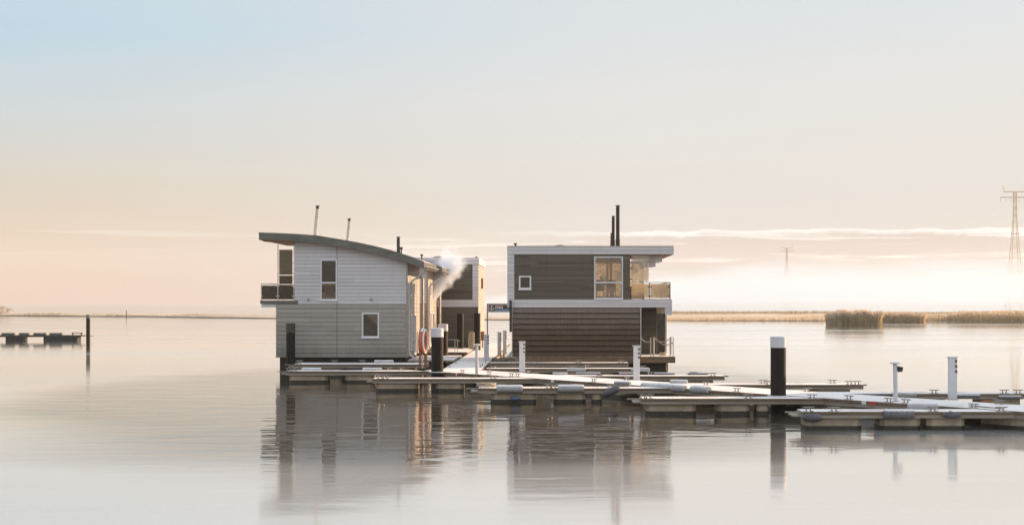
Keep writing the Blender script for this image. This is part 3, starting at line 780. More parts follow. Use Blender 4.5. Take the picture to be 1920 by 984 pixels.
def curved_house():
    X0, X1, XU = hx(518), hx(763), hx(553)
    YB = 73.2
    zb, zm = hz(670), hz(570)
    t = thing('floating_house', 'grey two storey floating house with curved green-grey roof at the front left', 'house', ((X0 + X1) / 2, (YH + YB) / 2, 0), 'curved roof floating houses')
    YF = YH - 0.42
    tp = [(486.5, 436.2), (520, 437.2), (557.8, 439), (596, 442), (631, 447.7), (671, 454.8), (710, 463.3), (730, 468.5), (750, 474.6), (770, 481), (795, 490.4)]
    top = [(at(a, YF), zt(b, YF)) for a, b in tp]
    th = 0.335
    bot = [(a, b - th) for a, b in top]

    def under(xx):
        for (a, b), (c, d_) in zip(bot[:-1], bot[1:]):
            if a <= xx <= c: return b + (d_ - b) * (xx - a) / (c - a)
        return bot[-1][1]

    def umax(zv):                                     # how far right a board at this height reaches below the roof
        xx = X1
        while under(xx) < zv + 0.02 and xx > XU: xx -= 0.05
        return xx
    # hull
    m = MB(); m.box(X0 + 0.12, X1 - 0.1, YH + 0.25, YB - 0.2, -0.6, zb - 0.01); m.build('hull', M['hull'], t)
    # walls: openings as (u0, u1, z0, z1)
    W1 = (hx(601), hx(632), hz(562.5), hz(486.5))
    W2 = (hx(678.5), hx(711), hz(632.5), hz(586))
    cw = MB(); core(cw, front(YH), X0, X1, zb, zm, 0.12, [W2])
    core(cw, rear(YB), X0, X1, zb, zm, 0.12); core(cw, side_l(X0), YH + 0.125, YB - 0.125, zb, zm, 0.12)
    cw.build('inner_wall', M['interior_dark'], t)
    cu = MB(); core(cu, front(YH), XU, umax(5.0), zm, 5.05, 0.12, [W1]); core(cu, rear(YB), XU, umax(5.0), zm, 5.05, 0.12)
    cu.strip_y([(XU, under(XU) - 0.01), (at(640, YH), under(at(640, YH)) - 0.01), (at(700, YH), under(at(700, YH)) - 0.01), (umax(5.0), under(umax(5.0)) - 0.01)], [(XU, 5.055), (at(640, YH), 5.055), (at(700, YH), 5.055), (umax(5.0), 5.055)], YH, YH + 0.12)
    cu.build('inner_wall', M['interior_dark'], t)
    a = MB(); clad(a, front(YH), X0, hx(632) - 0.012, zb, zm, 0.205, [W2]); clad(a, front(YH), hx(632) + 0.012, X1, zb, zm, 0.205, [W2])
    clad(a, side_r(X1), YH + 0.005, YB, zb, zm, 0.205, [(68.6, 69.25, 1.0, 2.75), (70.2, 71.15, zb, 2.75)]); clad(a, rear(YB), X0, X1, zb, zm, 0.205)
    clad(a, side_l(X0), YH, YB, zb, zm, 0.205)
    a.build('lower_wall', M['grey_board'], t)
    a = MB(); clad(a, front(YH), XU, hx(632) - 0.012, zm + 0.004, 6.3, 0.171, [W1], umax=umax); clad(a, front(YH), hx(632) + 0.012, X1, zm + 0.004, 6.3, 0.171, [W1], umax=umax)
    clad(a, rear(YB), XU, X1, zm + 0.004, 6.3, 0.171, umax=umax)
    clad(a, side_l(XU), YH, YB, zm + 0.004, under(XU), 0.171)
    a.build('upper_wall', M['white_board'], t)
    a = MB(); clad(a, side_r(X1), YH + 0.005, YB, zm + 0.004, under(X1), 0.171, [(68.6, 69.2, 3.6, 4.5)]); a.build('side_wall', M['grey_board'], t)
    cr = MB(); core(cr, side_r(X1), YH + 0.125, YB - 0.125, zb, under(X1) - 0.02, 0.1, [(68.6, 69.25, 1.0, 2.75), (70.2, 71.15, zb, 2.75), (68.6, 69.2, 3.6, 4.5)]); cr.build('inner_wall', M['interior'], t)
    fl = MB(); fl.box(X0 + 0.13, X1 - 0.11, YH + 0.13, YB - 0.13, zb + 0.002, zb + 0.06); fl.box(X0 + 0.13, X1 - 0.11, YH + 0.13, YB - 0.13, zm - 0.16, zm - 0.04); fl.build('floor', M['floor_wood'], t)
    sm = MB(); fbox(sm, front(YH), hx(632) - 0.011, hx(632) + 0.011, 0.002, 0.013, zb, zm); sm.build('seam_strip', M['socket'], t); sm = MB(); fbox(sm, front(YH), hx(632) - 0.011, hx(632) + 0.011, 0.002, 0.013, W1[3] + 0.01, under(hx(632)) - 0.02)
    sm.build('seam_strip', M['socket'], t)
    cn_ = MB(); fbox(cn_, front(YH), X1 - 0.02, X1 + 0.045, 0.024, 0.05, zb, under(X1) - 0.05); cn_.build('corner_trim', M['alu'], t)
    # windows
    o = window(t, front(YH), *W1[:2], W1[2], W1[3], bars=[hz(530)], fw=0.06, name='window')
    bl = MB(); bl.box(W1[0] + 0.14, W1[1] - 0.12, YH + 0.10, YH + 0.11, W1[2] + 0.14, hz(531)); bl.build('blind', M['blind'], o)
    for a_, b_ in ((W1[0] + 0.07, W1[0] + 0.20), (W1[1] - 0.20, W1[1] - 0.07)):
        bl = MB(); bl.box(a_, b_, YH + 0.06, YH + 0.075, W1[2] + 0.06, hz(548)); bl.build('curtain_and_glow', M['peach_glow'], o)  # peach reflection in the glass, drawn as coloured sheets behind the pane
    bl = MB(); bl.box(W1[0] + 0.07, W1[1] - 0.07, YH + 0.04, YH + 0.055, W1[2] + 0.06, W1[2] + 0.24); bl.build('curtain_and_glow', M['peach_glow'], o)
    bl = MB(); bl.box(W1[0] + 0.07, W1[1] - 0.07, YH + 0.04, YH + 0.055, hz(535.5), hz(531)); bl.build('curtain_and_glow', M['peach_glow'], o)
    o = window(t, front(YH), *W2[:2], W2[2], W2[3], fw=0.07, name='window')
    bl = MB(); bl.add([(W2[1] - 0.07, YH + 0.09, W2[3] - 0.06), (W2[1] - 0.07, YH + 0.09, W2[2] + 0.5), (W2[1] - 0.22, YH + 0.10, W2[3] - 0.5), (W2[0] + 0.12, YH + 0.10, W2[3] - 0.06)], [(0, 1, 2, 3)]); bl.build('curtain_and_glow', M['peach_glow'], o)  # the lower pane's orange reflection, also drawn as a coloured sheet
    window(t, side_r(X1), 68.6, 69.25, 1.0, 2.75, fw=0.07, sill=False)
    window(t, side_r(X1), 68.6, 69.2, 3.6, 4.5, fw=0.07, sill=False)
    dr = window(t, side_r(X1), 70.2, 71.15, zb, 2.75, fw=0.1, name='door', sill=False)
    h_ = MB(); h_.tube([(X1 + 0.03, 70.28, 1.75), (X1 + 0.09, 70.28, 1.75), (X1 + 0.09, 70.42, 1.75)], 0.012, 6); h_.build('handle', M['steel'], dr)
    # roof
    m = MB(); m.strip_y([(a, b - 0.004) for a, b in top], [(a, b + 0.03) for a, b in bot], YF + 0.03, YB + 0.45); ro = m.build('roof', M['roof_felt'], t)
    m = MB(); m.strip_y([(a, b + 0.012) for a, b in top], bot, YF, YF + 0.028); m.box(top[0][0] - 0.03, top[0][0] - 0.002, YF, YB + 0.45, bot[0][1], top[0][1] + 0.012); m.build('fascia', M['patina'], ro)
    m = MB(); m.strip_y([(a, b + 0.028) for a, b in bot], [(a, b + 0.002) for a, b in bot], YF + 0.031, YB + 0.44)
    dl = [(bot[0][0] + 0.06, bot[0][1]), (XU, under(XU))]
    m.strip_y(dl, [(dl[0][0] + 0.12, dl[0][1] - 0.08), (XU - 0.02, dl[1][1] - 0.14)], YF + 0.06, YF + 0.16)
    m.build('soffit', M['soffit'], ro)
    gt = MB(); gx, gz = top[-1][0] + 0.06, bot[-1][1] + 0.14
    for a, b in zip(range(0, 8), range(1, 9)):
        a1, b1 = math.pi * a / 8, math.pi * b / 8
        gt.add([(gx - 0.07 * math.cos(a1), YF, gz - 0.07 * math.sin(a1)), (gx - 0.07 * math.cos(b1), YF, gz - 0.07 * math.sin(b1)), (gx - 0.07 * math.cos(b1), YB + 0.4, gz - 0.07 * math.sin(b1)), (gx - 0.07 * math.cos(a1), YB + 0.4, gz - 0.07 * math.sin(a1))], [(0, 1, 2, 3)])
    gt.build('gutter', M['steel'], ro)
    dpx = X1 + 0.10
    tube_part('downpipe', [(gx, YH - 0.2, gz - 0.07), (gx, YH - 0.1, gz - 0.2), (gx - 0.12, YH - 0.02, gz - 0.32), (dpx + 0.06, YH - 0.0, gz - 0.78), (dpx, YH + 0.0, gz - 0.95), (dpx, YH, zb + 0.28), (dpx + 0.06, YH - 0.02, zb + 0.1), (dpx + 0.25, YH - 0.08, zb - 0.02)], 0.045, M['steel'], t)
    # wood-stove flue on the side wall
    tube_part('flue', [(X1, 71.8, 4.55), (X1 + 0.22, 71.8, 4.58), (X1 + 0.30, 71.8, 4.48), (X1 + 0.30, 71.8, 0.9)], 0.065, M['alu'], t, 12)
    # balcony
    bx0 = hx(488); bz = hz(563)
    ba = MB(); ba.box(bx0, XU + 0.15, YH - 0.03, YB - 0.5, hz(569.5), bz); bo = ba.build('balcony', M['patina'], t)
    s_ = MB(); s_.box(bx0 + 0.05, X0 + 0.01, YH + 0.02, YB - 0.55, hz(576), hz(569.5) - 0.002); s_.build('underside', M['white_trim'], bo)
    rt = hz(532.5)
    for yy, nm in ((YH, 'front'), (YB - 0.6, 'back')):
        p = MB()
        for xx in (hx(490), hx(521), hx(553.5) - 0.06): p.box(xx - 0.02, xx + 0.02, yy, yy + 0.04, bz, rt if xx != hx(521) else (zt(458, YH) if nm == 'front' else rt))
        p.box(hx(490), hx(521) - 0.021, yy - 0.003, yy + 0.043, rt, rt + 0.03)
        po = p.build('railing', M['steel'], bo)
        for xx in (hx(490) + 0.03, hx(521) - 0.06, hx(521) + 0.03, hx(553.5) - 0.12):
            for q in (0.18, 0.66):
                c_ = MB(); c_.box(xx - 0.03, xx + 0.05, yy - 0.02, yy + 0.045, bz + q, bz + q + 0.04); c_.build('clamp', M['steel'], po)
        g_ = MB(); g_.box(hx(490) + 0.04, hx(521) - 0.04, yy + 0.012, yy + 0.02, bz + 0.05, rt - 0.07); g_.box(hx(521) + 0.04, hx(553.5) - 0.1, yy + 0.012, yy + 0.02, bz + 0.05, rt - 0.03)
        g_.build('glass_panel', M['pane_dark'], po)
    p = MB(); p.box(bx0 + 0.02, bx0 + 0.06, YH + 0.05, YB - 0.65, rt, rt + 0.03); po = p.build('railing', M['steel'], bo)
    g_ = MB(); g_.box(bx0 + 0.03, bx0 + 0.04, YH + 0.08, YB - 0.68, bz + 0.05, rt - 0.05); g_.build('glass_panel', M['pane_dark'], po)
    g_ = MB(); g_.box(hx(521) + 0.06, hx(553.5) - 0.13, YH + 0.012, YH + 0.022, hz(515), hz(468)); g_.build('wind_screen', M['pane_brown'], bo)
    g_ = MB(); g_.box(hx(521) + 0.06, hx(553.5) - 0.13, YH + 0.012, YH + 0.022, rt, hz(516.5)); sg = g_.build('wind_screen', M['pane_dark'], bo)
    p = MB()
    p.box(hx(553.5) - 0.075, hx(553.5) - 0.04, YH, YH + 0.04, rt, zt(459, YH)); p.build('screen_post', M['steel'], sg)
    for q in (475, 493, 512, 522):
        for xx in (hx(521) + 0.02, hx(553.5) - 0.13):
            p = MB(); p.box(xx - 0.0, xx + 0.06, YH - 0.01, YH + 0.03, hz(q) - 0.02, hz(q) + 0.02); p.build('clamp', M['steel'], sg)
    ch = MB(); ch.box(hx(541), hx(550), YH + 1.6, YH + 2.2, bz, bz + 0.85); ch.box(hx(539), hx(552), YH + 1.5, YH + 1.6, bz + 0.3, bz + 0.62); ch.build('planter_box', M['interior_dark'], bo)
    # wall vents
    for (px_, py_) in ((578.5, 561.5), (696, 561.5)):
        v_ = MB(); fbox(v_, front(YH), hx(px_) - 0.05, hx(px_) + 0.05, 0.025, 0.07, hz(py_) - 0.06, hz(py_) + 0.06); v_.build('vent', M['alu'], t, bevel=0.01)
    chimney(t, 591.5, 69.5, 385.5, 6.35, 0.085, M['steel'], 0.10)
    for px_ in (748.5,):
        v_ = MB(); v_.lathe([(0.035, 5.55), (0.035, 5.9), (0.07, 5.92), (0.085, 6.02), (0.03, 6.02)], at(px_ + 4, 70), 70, 10); v_.build('roof_vent', M['black_pipe'], t)
    return t


h1 = curved_house()
h2 = copy_tree(h1)
h2.location.y += 10.75
h2['label'] = 'second curved roof house showing only a sliver behind the front one'
chimney(h1, 747, 70.0, 444, 5.35, 0.085, M['black_pipe'])


# ------------------------------------------------------------------ flat-roofed houses
def flat_house_right():
    YB = 73.6
    X0, X1 = hx(952), hx(1262)
    XL, XR = hx(961), hx(1201)
    zb, zm0, zm1, zr0, zr1 = hz(668), hz(576.5), hz(561.5), hz(477), hz(462)
    XB = hx(1181)
    t = thing('floating_house', 'two storey flat roofed floating house with olive boards, glass balcony and brown shingle ground floor', 'house', ((X0 + X1) / 2, (YH + YB) / 2, 0), None)
    m = MB(); m.box(X0 + 0.15, X1 - 0.2, YH + 0.5, YB, -0.6, hz(680) - 0.005); m.build('hull', M['hull'], t)
    m = MB(); m.box(X0 - 0.05, hx(1266), YH - 0.10, YB + 0.3, hz(680), zb - 0.035); m.build('deck_beam', M['fascia_wood'], t)
    m = MB(); m.box(X0 - 0.05, hx(1266), YH - 0.12, YB + 0.3, zb - 0.034, zb); m.build('deck', M['deck_wood'], t)
    # ground floor: shingled front, olive boarding set back under the balcony
    YR = 69.8
    cw = MB(); core(cw, front(YH), XL, XR, zb, zm0, 0.12); core(cw, side_r(XR), YH + 0.125, YR - 0.005, zb, zm0, 0.12)
    core(cw, front(YR), XR + 0.005, hx(1262) - 0.08, zb, zm0, 0.12, [(5.02, 5.42, zb, 2.75)]); core(cw, side_l(XL), YH + 0.125, YB - 0.125, zb, zm0, 0.12); core(cw, rear(YB), XL, X1 - 0.08, zb, zm0, 0.12)
    core(cw, side_r(X1 - 0.08), YR + 0.125, YB - 0.125, zb, zm0, 0.12, [(70.6, 72.6, zb, 2.8)])
    cw.build('inner_wall', M['interior'], t)
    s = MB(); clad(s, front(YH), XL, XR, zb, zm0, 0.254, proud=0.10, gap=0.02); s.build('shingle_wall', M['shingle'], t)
    s = MB(); clad(s, front(YR), XR + 0.03, 5.0, zb, zm0, 0.1); s.build('terrace_wall', M['olive_board'], t)
    s = MB(); clad(s, side_r(XR), YH + 0.06, YR, zb, zm0, 0.1); clad(s, side_l(XL), YH, YB, zb, zm0, 0.1); clad(s, rear(YB), XL, X1 - 0.08, zb, zm0, 0.1)
    s.build('lower_wall', M['olive_board'], t)
    s = MB(); s.box(XR - 0.01, XR + 0.028, YH - 0.11, YH + 0.055, zb, zm0 - 0.003); s.box(XL - 0.035, XL - 0.003, YH - 0.05, YH + 0.05, zb, zm0 - 0.003); s.build('corner_trim', M['white_trim'], t)
    window(t, front(YR), 5.02, 5.42, zb, 2.75, fw=0.05, pane='pane_dark', frame='rail_brown', name='door', sill=False)
    window(t, side_r(X1 - 0.08), 70.6, 72.6, zb, 2.8, fw=0.07, name='window', sill=False)
    # upper storey
    WB = (hx(1114), hx(1168), hz(560.5), hz(481)); WS = (hx(973), hx(996), hz(542), hz(517))
    RB = [(1.2, 4.6, zm1 + 0.1, zr0 - 0.15)]
    cu = MB(); core(cu, front(YH), X0 + 0.02, XB, zm1, zr0, 0.12, [WB, WS]); core(cu, side_l(X0 + 0.02), YH + 0.125, YB - 0.125, zm1, zr0, 0.12); core(cu, rear(YB), X0 + 0.02, XB, zm1, zr0, 0.12, RB)
    core(cu, side_r(XB), YH + 0.125, YB - 0.125, zm1, zr0, 0.12, [(68.2, 73.0, zm1 + 0.05, zr0 - 0.1)])
    cu.box(hx(1090), hx(1092), YH + 0.13, YB - 0.13, zm1, zr0)
    cu.build('inner_wall', M['interior'], t)
    fl = MB(); fl.box(X0 + 0.1, X1 - 0.05, YH + 0.06, YB - 0.06, zm0 + 0.01, zm1 - 0.002); fl.build('floor', M['floor_wood'], t)
    s = MB(); clad(s, front(YH), hx(964.5), XB, zm1 + 0.005, zr0, 0.098, [WB, WS], proud=0.02); clad(s, rear(YB), X0 + 0.3, XB, zm1, zr0, 0.098, RB); clad(s, side_l(X0 + 0.02), YH + 0.3, YB, zm1, zr0, 0.098)
    clad(s, side_r(XB), YH + 0.02, YB, zm1, zr0, 0.098, [(68.2, 73.0, zm1 + 0.05, zr0 - 0.1)])
    s.build('upper_wall', M['olive_board'], t)
    s = MB(); clad(s, front(YH - 0.02), X0, hx(964), zm0, zr0, 0.19, proud=0.018); s.box(X0, hx(964), YH - 0.019, YH + 0.0, zm0, zr0); s.box(X0 - 0.02, X0 - 0.0, YH - 0.04, YB, zm0, zr0)
    s.build('white_strip', M['white_board'], t)
    s = MB(); clad(s, front(YH - 0.03), hx(964.5), hx(1260), zm0, zm1, 0.19, proud=0.016); s.box(hx(964.5), hx(1260), YH - 0.029, YH + 0.055, zm0, zm1); s.box(hx(1260) - 0.06, hx(1260), YH + 0.057, YB, zm0, zm1)
    s.box(hx(1247), hx(1260), YH - 0.045, YH + 0.05, hz(590.5), zm0 - 0.003)
    s.build('white_band', M['white_board'], t)
    o = window(t, front(YH), WB[0], WB[1], WB[2], WB[3], bars=[hz(529.5)], fw=0.055, pane='pane_warm', name='window')
    o['label'] = 'tall two part window with a warm glow coloured into its panes'
    cu = MB()
    def drape(x0, x1, yy, z0, z1):
        n = max(8, int((x1 - x0) / 0.04))
        pts = [(x0 + (x1 - x0) * i / n, yy + 0.03 * math.sin(i * 1.9)) for i in range(n + 1)]
        v_ = [(a, b, z0) for a, b in pts] + [(a, b, z1) for a, b in pts]
        cu.smooth = True
        cu.add(v_, [(i, i + 1, n + 2 + i, n + 1 + i) for i in range(n)])
    drape(1.25, 1.95, YB - 0.3, zm1 + 0.1, zr0 - 0.1); drape(2.66, 2.78, YB - 0.3, zm1 + 0.1, zr0 - 0.1); drape(2.83, 2.98, YB - 0.3, zm1 + 0.1, zr0 - 0.1)
    cu.build('curtain_and_glow', M['curtain_and_glow'], o)
    inn = MB(); inn.box(1.9, 2.9, YH + 2.2, YH + 3.0, zm1 + 0.70, zm1 + 0.75)
    for xx in (1.95, 2.85): inn.box(xx - 0.03, xx + 0.03, YH + 2.25, YH + 2.3, zm1, zm1 + 0.7); inn.box(xx - 0.03, xx + 0.03, YH + 2.9, YH + 2.95, zm1, zm1 + 0.7)
    for xx in (2.2, 2.75): inn.box(xx - 0.2, xx + 0.2, YH + 1.6, YH + 2.0, zm1 + 0.42, zm1 + 0.46); inn.box(xx - 0.2, xx + 0.2, YH + 1.6, YH + 1.64, zm1 + 0.46, zm1 + 0.95)
    for xx in (2.02, 2.38, 2.57, 2.93):
        for yy in (1.62, 1.96): inn.box(xx - 0.015, xx + 0.015, YH + yy, YH + yy + 0.03, zm1, zm1 + 0.42)
    inn.build('furniture', M['chair'], t)
    pl = MB(); rr = random.Random(2)
    for _ in range(60):
        p = Vector((2.45 + rr.gauss(0, 0.13), YH + 2.5 + rr.gauss(0, 0.1), zm1 + 0.95 + rr.gauss(0, 0.12)))
        pl.add([p + Vector((rr.gauss(0, 0.06), rr.gauss(0, 0.05), rr.gauss(0, 0.06))) for _ in range(3)], [(0, 1, 2)])
    pl.lathe([(0.05, zm1 + 0.75), (0.08, zm1 + 0.87), (0.05, zm1 + 0.87)], 2.45, YH + 2.5, 8)
    pl.build('pot_plant', M['plant'], t)
    window(t, front(YH), WS[0], WS[1], WS[2], WS[3], fw=0.07, name='window')
    o = window(t, rear(YB), RB[0][0], RB[0][1], RB[0][2], RB[0][3], bars=[], fw=0.08, name='window', sill=False, pane='pane_warm')
    window(t, side_r(XB), 68.2, 73.0, zm1 + 0.05, zr0 - 0.1, fw=0.08, name='window', sill=False, pane='pane_warm')
    # roof slab with deep overhang on stepped beams
    m = MB(); m.box(X0, X1, YH - 0.03, YB + 0.25, zr0 + 0.005, zr1 - 0.012); ro = m.build('roof', M['roof_felt'], t)
    m = MB(); clad(m, front(YH - 0.034), X0 - 0.01, X1 + 0.01, zr0, zr1, 0.19, proud=0.014); m.box(X0 - 0.012, X1 + 0.012, YH - 0.033, YH - 0.03, zr0, zr1); m.box(X1 + 0.0, X1 + 0.025, YH - 0.028, YB + 0.25, zr0, zr1); m.box(X0 - 0.025, X0 - 0.0, YH - 0.028, YB + 0.25, zr0, zr1)
    m.build('fascia', M['white_board'], ro)
    m = MB(); m.box(X0 - 0.025, X1 + 0.026, YH - 0.06, YB + 0.25, zr1 + 0.001, zr1 + 0.025); m.build('roof_edge', M['alu'], ro)
    m = MB(); m.box(XB, X1 - 0.01, YH - 0.02, YB + 0.2, zr0 - 0.018, zr0 + 0.003); m.build('soffit', M['soffit'], ro)
    m = MB(); m.box(hx(1217), hx(1243), YH + 0.5, YH + 3.0, hz(490), zr0 - 0.02); m.box(hx(1217), hx(1231), YH + 0.6, YH + 2.6, hz(499), hz(490) - 0.003); m.build('awning_box', M['white_trim'], ro)
    m = MB(); m.box(X1 + 0.025, X1 + 0.10, YH + 0.3, YH + 0.34, zr0 + 0.18, zr0 + 0.22); m.build('spout', M['steel'], ro)
    # balcony
    bz = zm1; rt = hz(530)
    m = MB(); m.box(XB, hx(1258), YH + 0.0, YB, bz + 0.002, bz + 0.03); bo = m.build('balcony_floor', M['deck_wood'], t)
    p = MB()
    for px_ in (1218.5, 1256.5): p.box(hx(px_) - 0.02, hx(px_) + 0.02, YH + 0.02, YH + 0.06, bz + 0.03, rt)
    p.box(XB + 0.02, hx(1257), YH + 0.015, YH + 0.065, rt, rt + 0.03)
    for px_ in (1187, 1200, 1212): p.box(hx(px_) - 0.02, hx(px_) + 0.02, YH + 0.015, YH + 0.065, rt + 0.03, rt + 0.08)
    po = p.build('railing', M['rail_brown'], bo)
    for px_ in (1183, 1216.5, 1220.5, 1254.5):
        for q in (0.14, 0.58):
            c_ = MB(); c_.box(hx(px_) - 0.035, hx(px_) + 0.035, YH + 0.0, YH + 0.07, bz + q, bz + q + 0.045); c_.build('clamp', M['rail_brown'], po)
    g_ = MB(); g_.box(XB + 0.07, hx(1217.5), YH + 0.03, YH + 0.04, bz + 0.07, rt - 0.05); g_.build('glass_panel', M['pane_gold'], po)
    g_ = MB(); g_.box(hx(1220), hx(1255.5), YH + 0.03, YH + 0.04, bz + 0.07, rt - 0.05); g_.build('glass_panel', M['pane_gold'], po)
    p = MB(); p.box(hx(1257) - 0.03, hx(1257) + 0.01, YH + 0.07, YB, rt, rt + 0.03); po = p.build('railing', M['rail_brown'], bo)
    g_ = MB(); g_.box(hx(1257) - 0.012, hx(1257) - 0.004, YH + 0.1, YB - 0.05, bz + 0.07, rt - 0.05); g_.build('glass_panel', M['pane_gold'], po)
    g_ = MB(); g_.box(XB + 0.07, hx(1216.5), YH + 0.03, YH + 0.04, rt + 0.08, zr0 - 0.04); sg = g_.build('wind_screen', M['pane_frost'], bo)
    for q in (483, 503, 523):
        p = MB(); p.box(XB + 0.0, XB + 0.12, YH + 0.0, YH + 0.06, hz(q) - 0.025, hz(q) + 0.025); p.build('clamp', M['rail_brown'], sg)
    bf = MB(); bf.box(hx(1186), hx(1212), YH + 1.6, YH + 2.3, bz + 0.35, bz + 0.42); bf.box(hx(1186), hx(1212), YH + 2.3, YH + 2.38, bz + 0.05, bz + 0.55)
    for px_ in (1187, 1211): bf.box(hx(px_) - 0.03, hx(px_) + 0.03, YH + 1.6, YH + 2.3, bz + 0.03, bz + 0.6)
    bf.build('bench', M['fascia_wood'], bo)
    # rope railing on the lower deck
    posts = [(1220, 0.05), (1225.5, 0.05), (1229, 0.9), (1256.5, 0.05), (1262.5, 0.05), (1263.5, 1.6)]
    for px_, dy in posts:
        p = MB(); xx = hx(px_); p.tube([(xx, YH + dy, zb), (xx, YH + dy, zb + 0.86), (xx, YH + dy, zb + 0.9)], [0.025, 0.025, 0.032], 8); p.build('rail_post', M['steel'], t)
    def rope(x0, z0, x1, z1, sag, yy):
        pts = [(x0 + (x1 - x0) * i / 14, yy, z0 + (z1 - z0) * i / 14 - sag * 4 * (i / 14) * (1 - i / 14)) for i in range(15)]
        tube_part('rope', pts, 0.022, M['rope'], t, 7)
    rope(XR + 0.04, zb + 0.84, hx(1220), zb + 0.72, 0.10, YH + 0.05)
    rope(hx(1225.5), zb + 0.88, hx(1256.5), zb + 0.84, 0.18, YH + 0.05)
    rope(hx(1229), zb + 0.84, hx(1262.5), zb + 0.66, 0.20, YH + 0.09)
    cp = MB(); cp.tube([(hx(1243) + 0.14 * math.cos(a), YH + 0.35 + 0.14 * math.sin(a), zb + 0.03 + 0.004 * i) for i, a in enumerate([k_ * 0.5 for k_ in range(38)])], 0.02, 6); cp.build('rope_coil', M['rope'], t)
    hb = MB(); hb.tube([(hx(1250), YH - 0.12, hz(680)), (hx(1248.5), YH - 0.14, hz(687)), (hx(1249.5), YH - 0.13, hz(695)), (hx(1252), YH - 0.12, hz(700))], 0.025, 6); hb.build('mooring_line', M['rope'], t)
    dp = MB(); dp.tube([(hx(957.5), YH - 0.12, hz(563)), (hx(957.5), YH - 0.12, hz(622))], 0.055, 8); dp.build('downpipe', M['black_pipe'], t)
    # roof fittings
    chimney(t, 1158.5, 69.0, 385, zr1 - 0.02, 0.095, M['black_pipe'])
    chimney(t, 1150, 70.2, 405, zr1 - 0.02, 0.08, M['black_pipe'])
    chimney(t, 1146.5, 70.9, 437, zr1 - 0.02, 0.05, M['black_pipe'])
    v_ = MB(); v_.lathe([(0.045, zr1), (0.045, zr1 + 0.17), (0.10, zr1 + 0.19), (0.10, zr1 + 0.23), (0.02, zr1 + 0.23)], at(966.5, 69), 69, 10); v_.build('roof_vent', M['black_pipe'], t)
    v_ = MB(); v_.smooth = True; v_.lathe([(0.36, zr1), (0.34, zr1 + 0.10), (0.24, zr1 + 0.17), (0.1, zr1 + 0.20), (0.001, zr1 + 0.205)], at(1050, 70), 70, 16); v_.build('skylight_dome', M['pane_frost'], t)
    return t


h3 = flat_house_right()
h4 = copy_tree(h3)
h4.location.x += 22.6; h4.location.y -= 21.0  # unseen copy, added out of view to cast shade on the near walkway
h4['label'] = 'added copy of the flat roofed house, out of view past the right edge, shading the nearest walkway'


def flat_house_back():
    Y = 85.0; YB = 92.5
    X0, X1 = at(745, Y), at(897, Y)
    gz = lambda py: zt(py, Y)
    zb, zm0, zm1, zr0, zr1 = gz(660), gz(575.5), gz(562), gz(495.5), gz(483)
    t = thing('floating_house', 'flat roofed house with olive panel in a white frame, half hidden by steam', 'house', ((X0 + X1) / 2, (Y + YB) / 2, 0), None)
    m = MB(); m.box(X0 + 0.15, X1 - 0.15, Y + 0.3, YB - 0.2, -0.6, zb - 0.1); m.build('hull', M['hull'], t)
    m = MB(); m.box(X0 - 0.3, X1 + 0.2, Y - 0.5, YB + 0.2, zb - 0.12, zb - 0.003); m.build('deck', M['deck_wood'], t)
    m = MB(); m.box(X0 + 0.05, X1 - 0.05, Y + 0.03, YB - 0.05, zb, zr0); m.build('inner_wall', M['interior_dark'], t)
    s = MB(); clad(s, front(Y + 0.02), X0 + 0.1, X1 - 0.22, zb, zm0, 0.16); s.build('lower_wall', M['olive_board'], t)
    s = MB(); clad(s, front(Y + 0.02), X0 + 0.3, at(886, Y), zm1, zr0, 0.11); s.build('upper_wall', M['olive_board'], t)
    s = MB(); clad(s, front(Y), at(886, Y), X1, zm0, zr0, 0.19); clad(s, front(Y), X0, at(886, Y) - 0.004, zm0, zm1, 0.22); s.build('white_frame', M['white_board'], t)
    s = MB(); clad(s, side_r(X1 - 0.02), Y + 0.01, YB, zb, zr0, 0.19); s.build('side_wall', M['grey_board'], t)
    m = MB(); m.box(X0 - 0.02, X1 + 0.02, Y - 0.05, YB + 0.1, zr0 + 0.004, zr1 - 0.01); ro = m.build('roof', M['roof_felt'], t)
    m = MB(); clad(m, front(Y - 0.055), X0 - 0.03, X1 + 0.03, zr0, zr1, 0.2, proud=0.015); m.box(X1 + 0.02, X1 + 0.04, Y - 0.05, YB + 0.1, zr0, zr1); m.build('fascia', M['white_board'], ro)
    v_ = MB(); v_.smooth = True; v_.lathe([(0.42, zr1 - 0.01), (0.40, zr1 + 0.1), (0.26, zr1 + 0.17), (0.001, zr1 + 0.2)], at(822, 88), 88, 16); v_.build('skylight_dome', M['pane_frost'], t)
    v_ = MB(); v_.lathe([(0.05, zr1), (0.05, zr1 + 0.05), (0.1, zr1 + 0.07), (0.02, zr1 + 0.1)], at(893, 86), 86, 10); v_.build('roof_vent', M['black_pipe'], t)
    l_ = MB(); l_.box(X1 + 0.01, X1 + 0.12, Y + 3.2, Y + 3.5, gz(540), gz(520)); l_.build('wall_lamp', M['rust'], t, bevel=0.02)
    return t


flat_house_back()

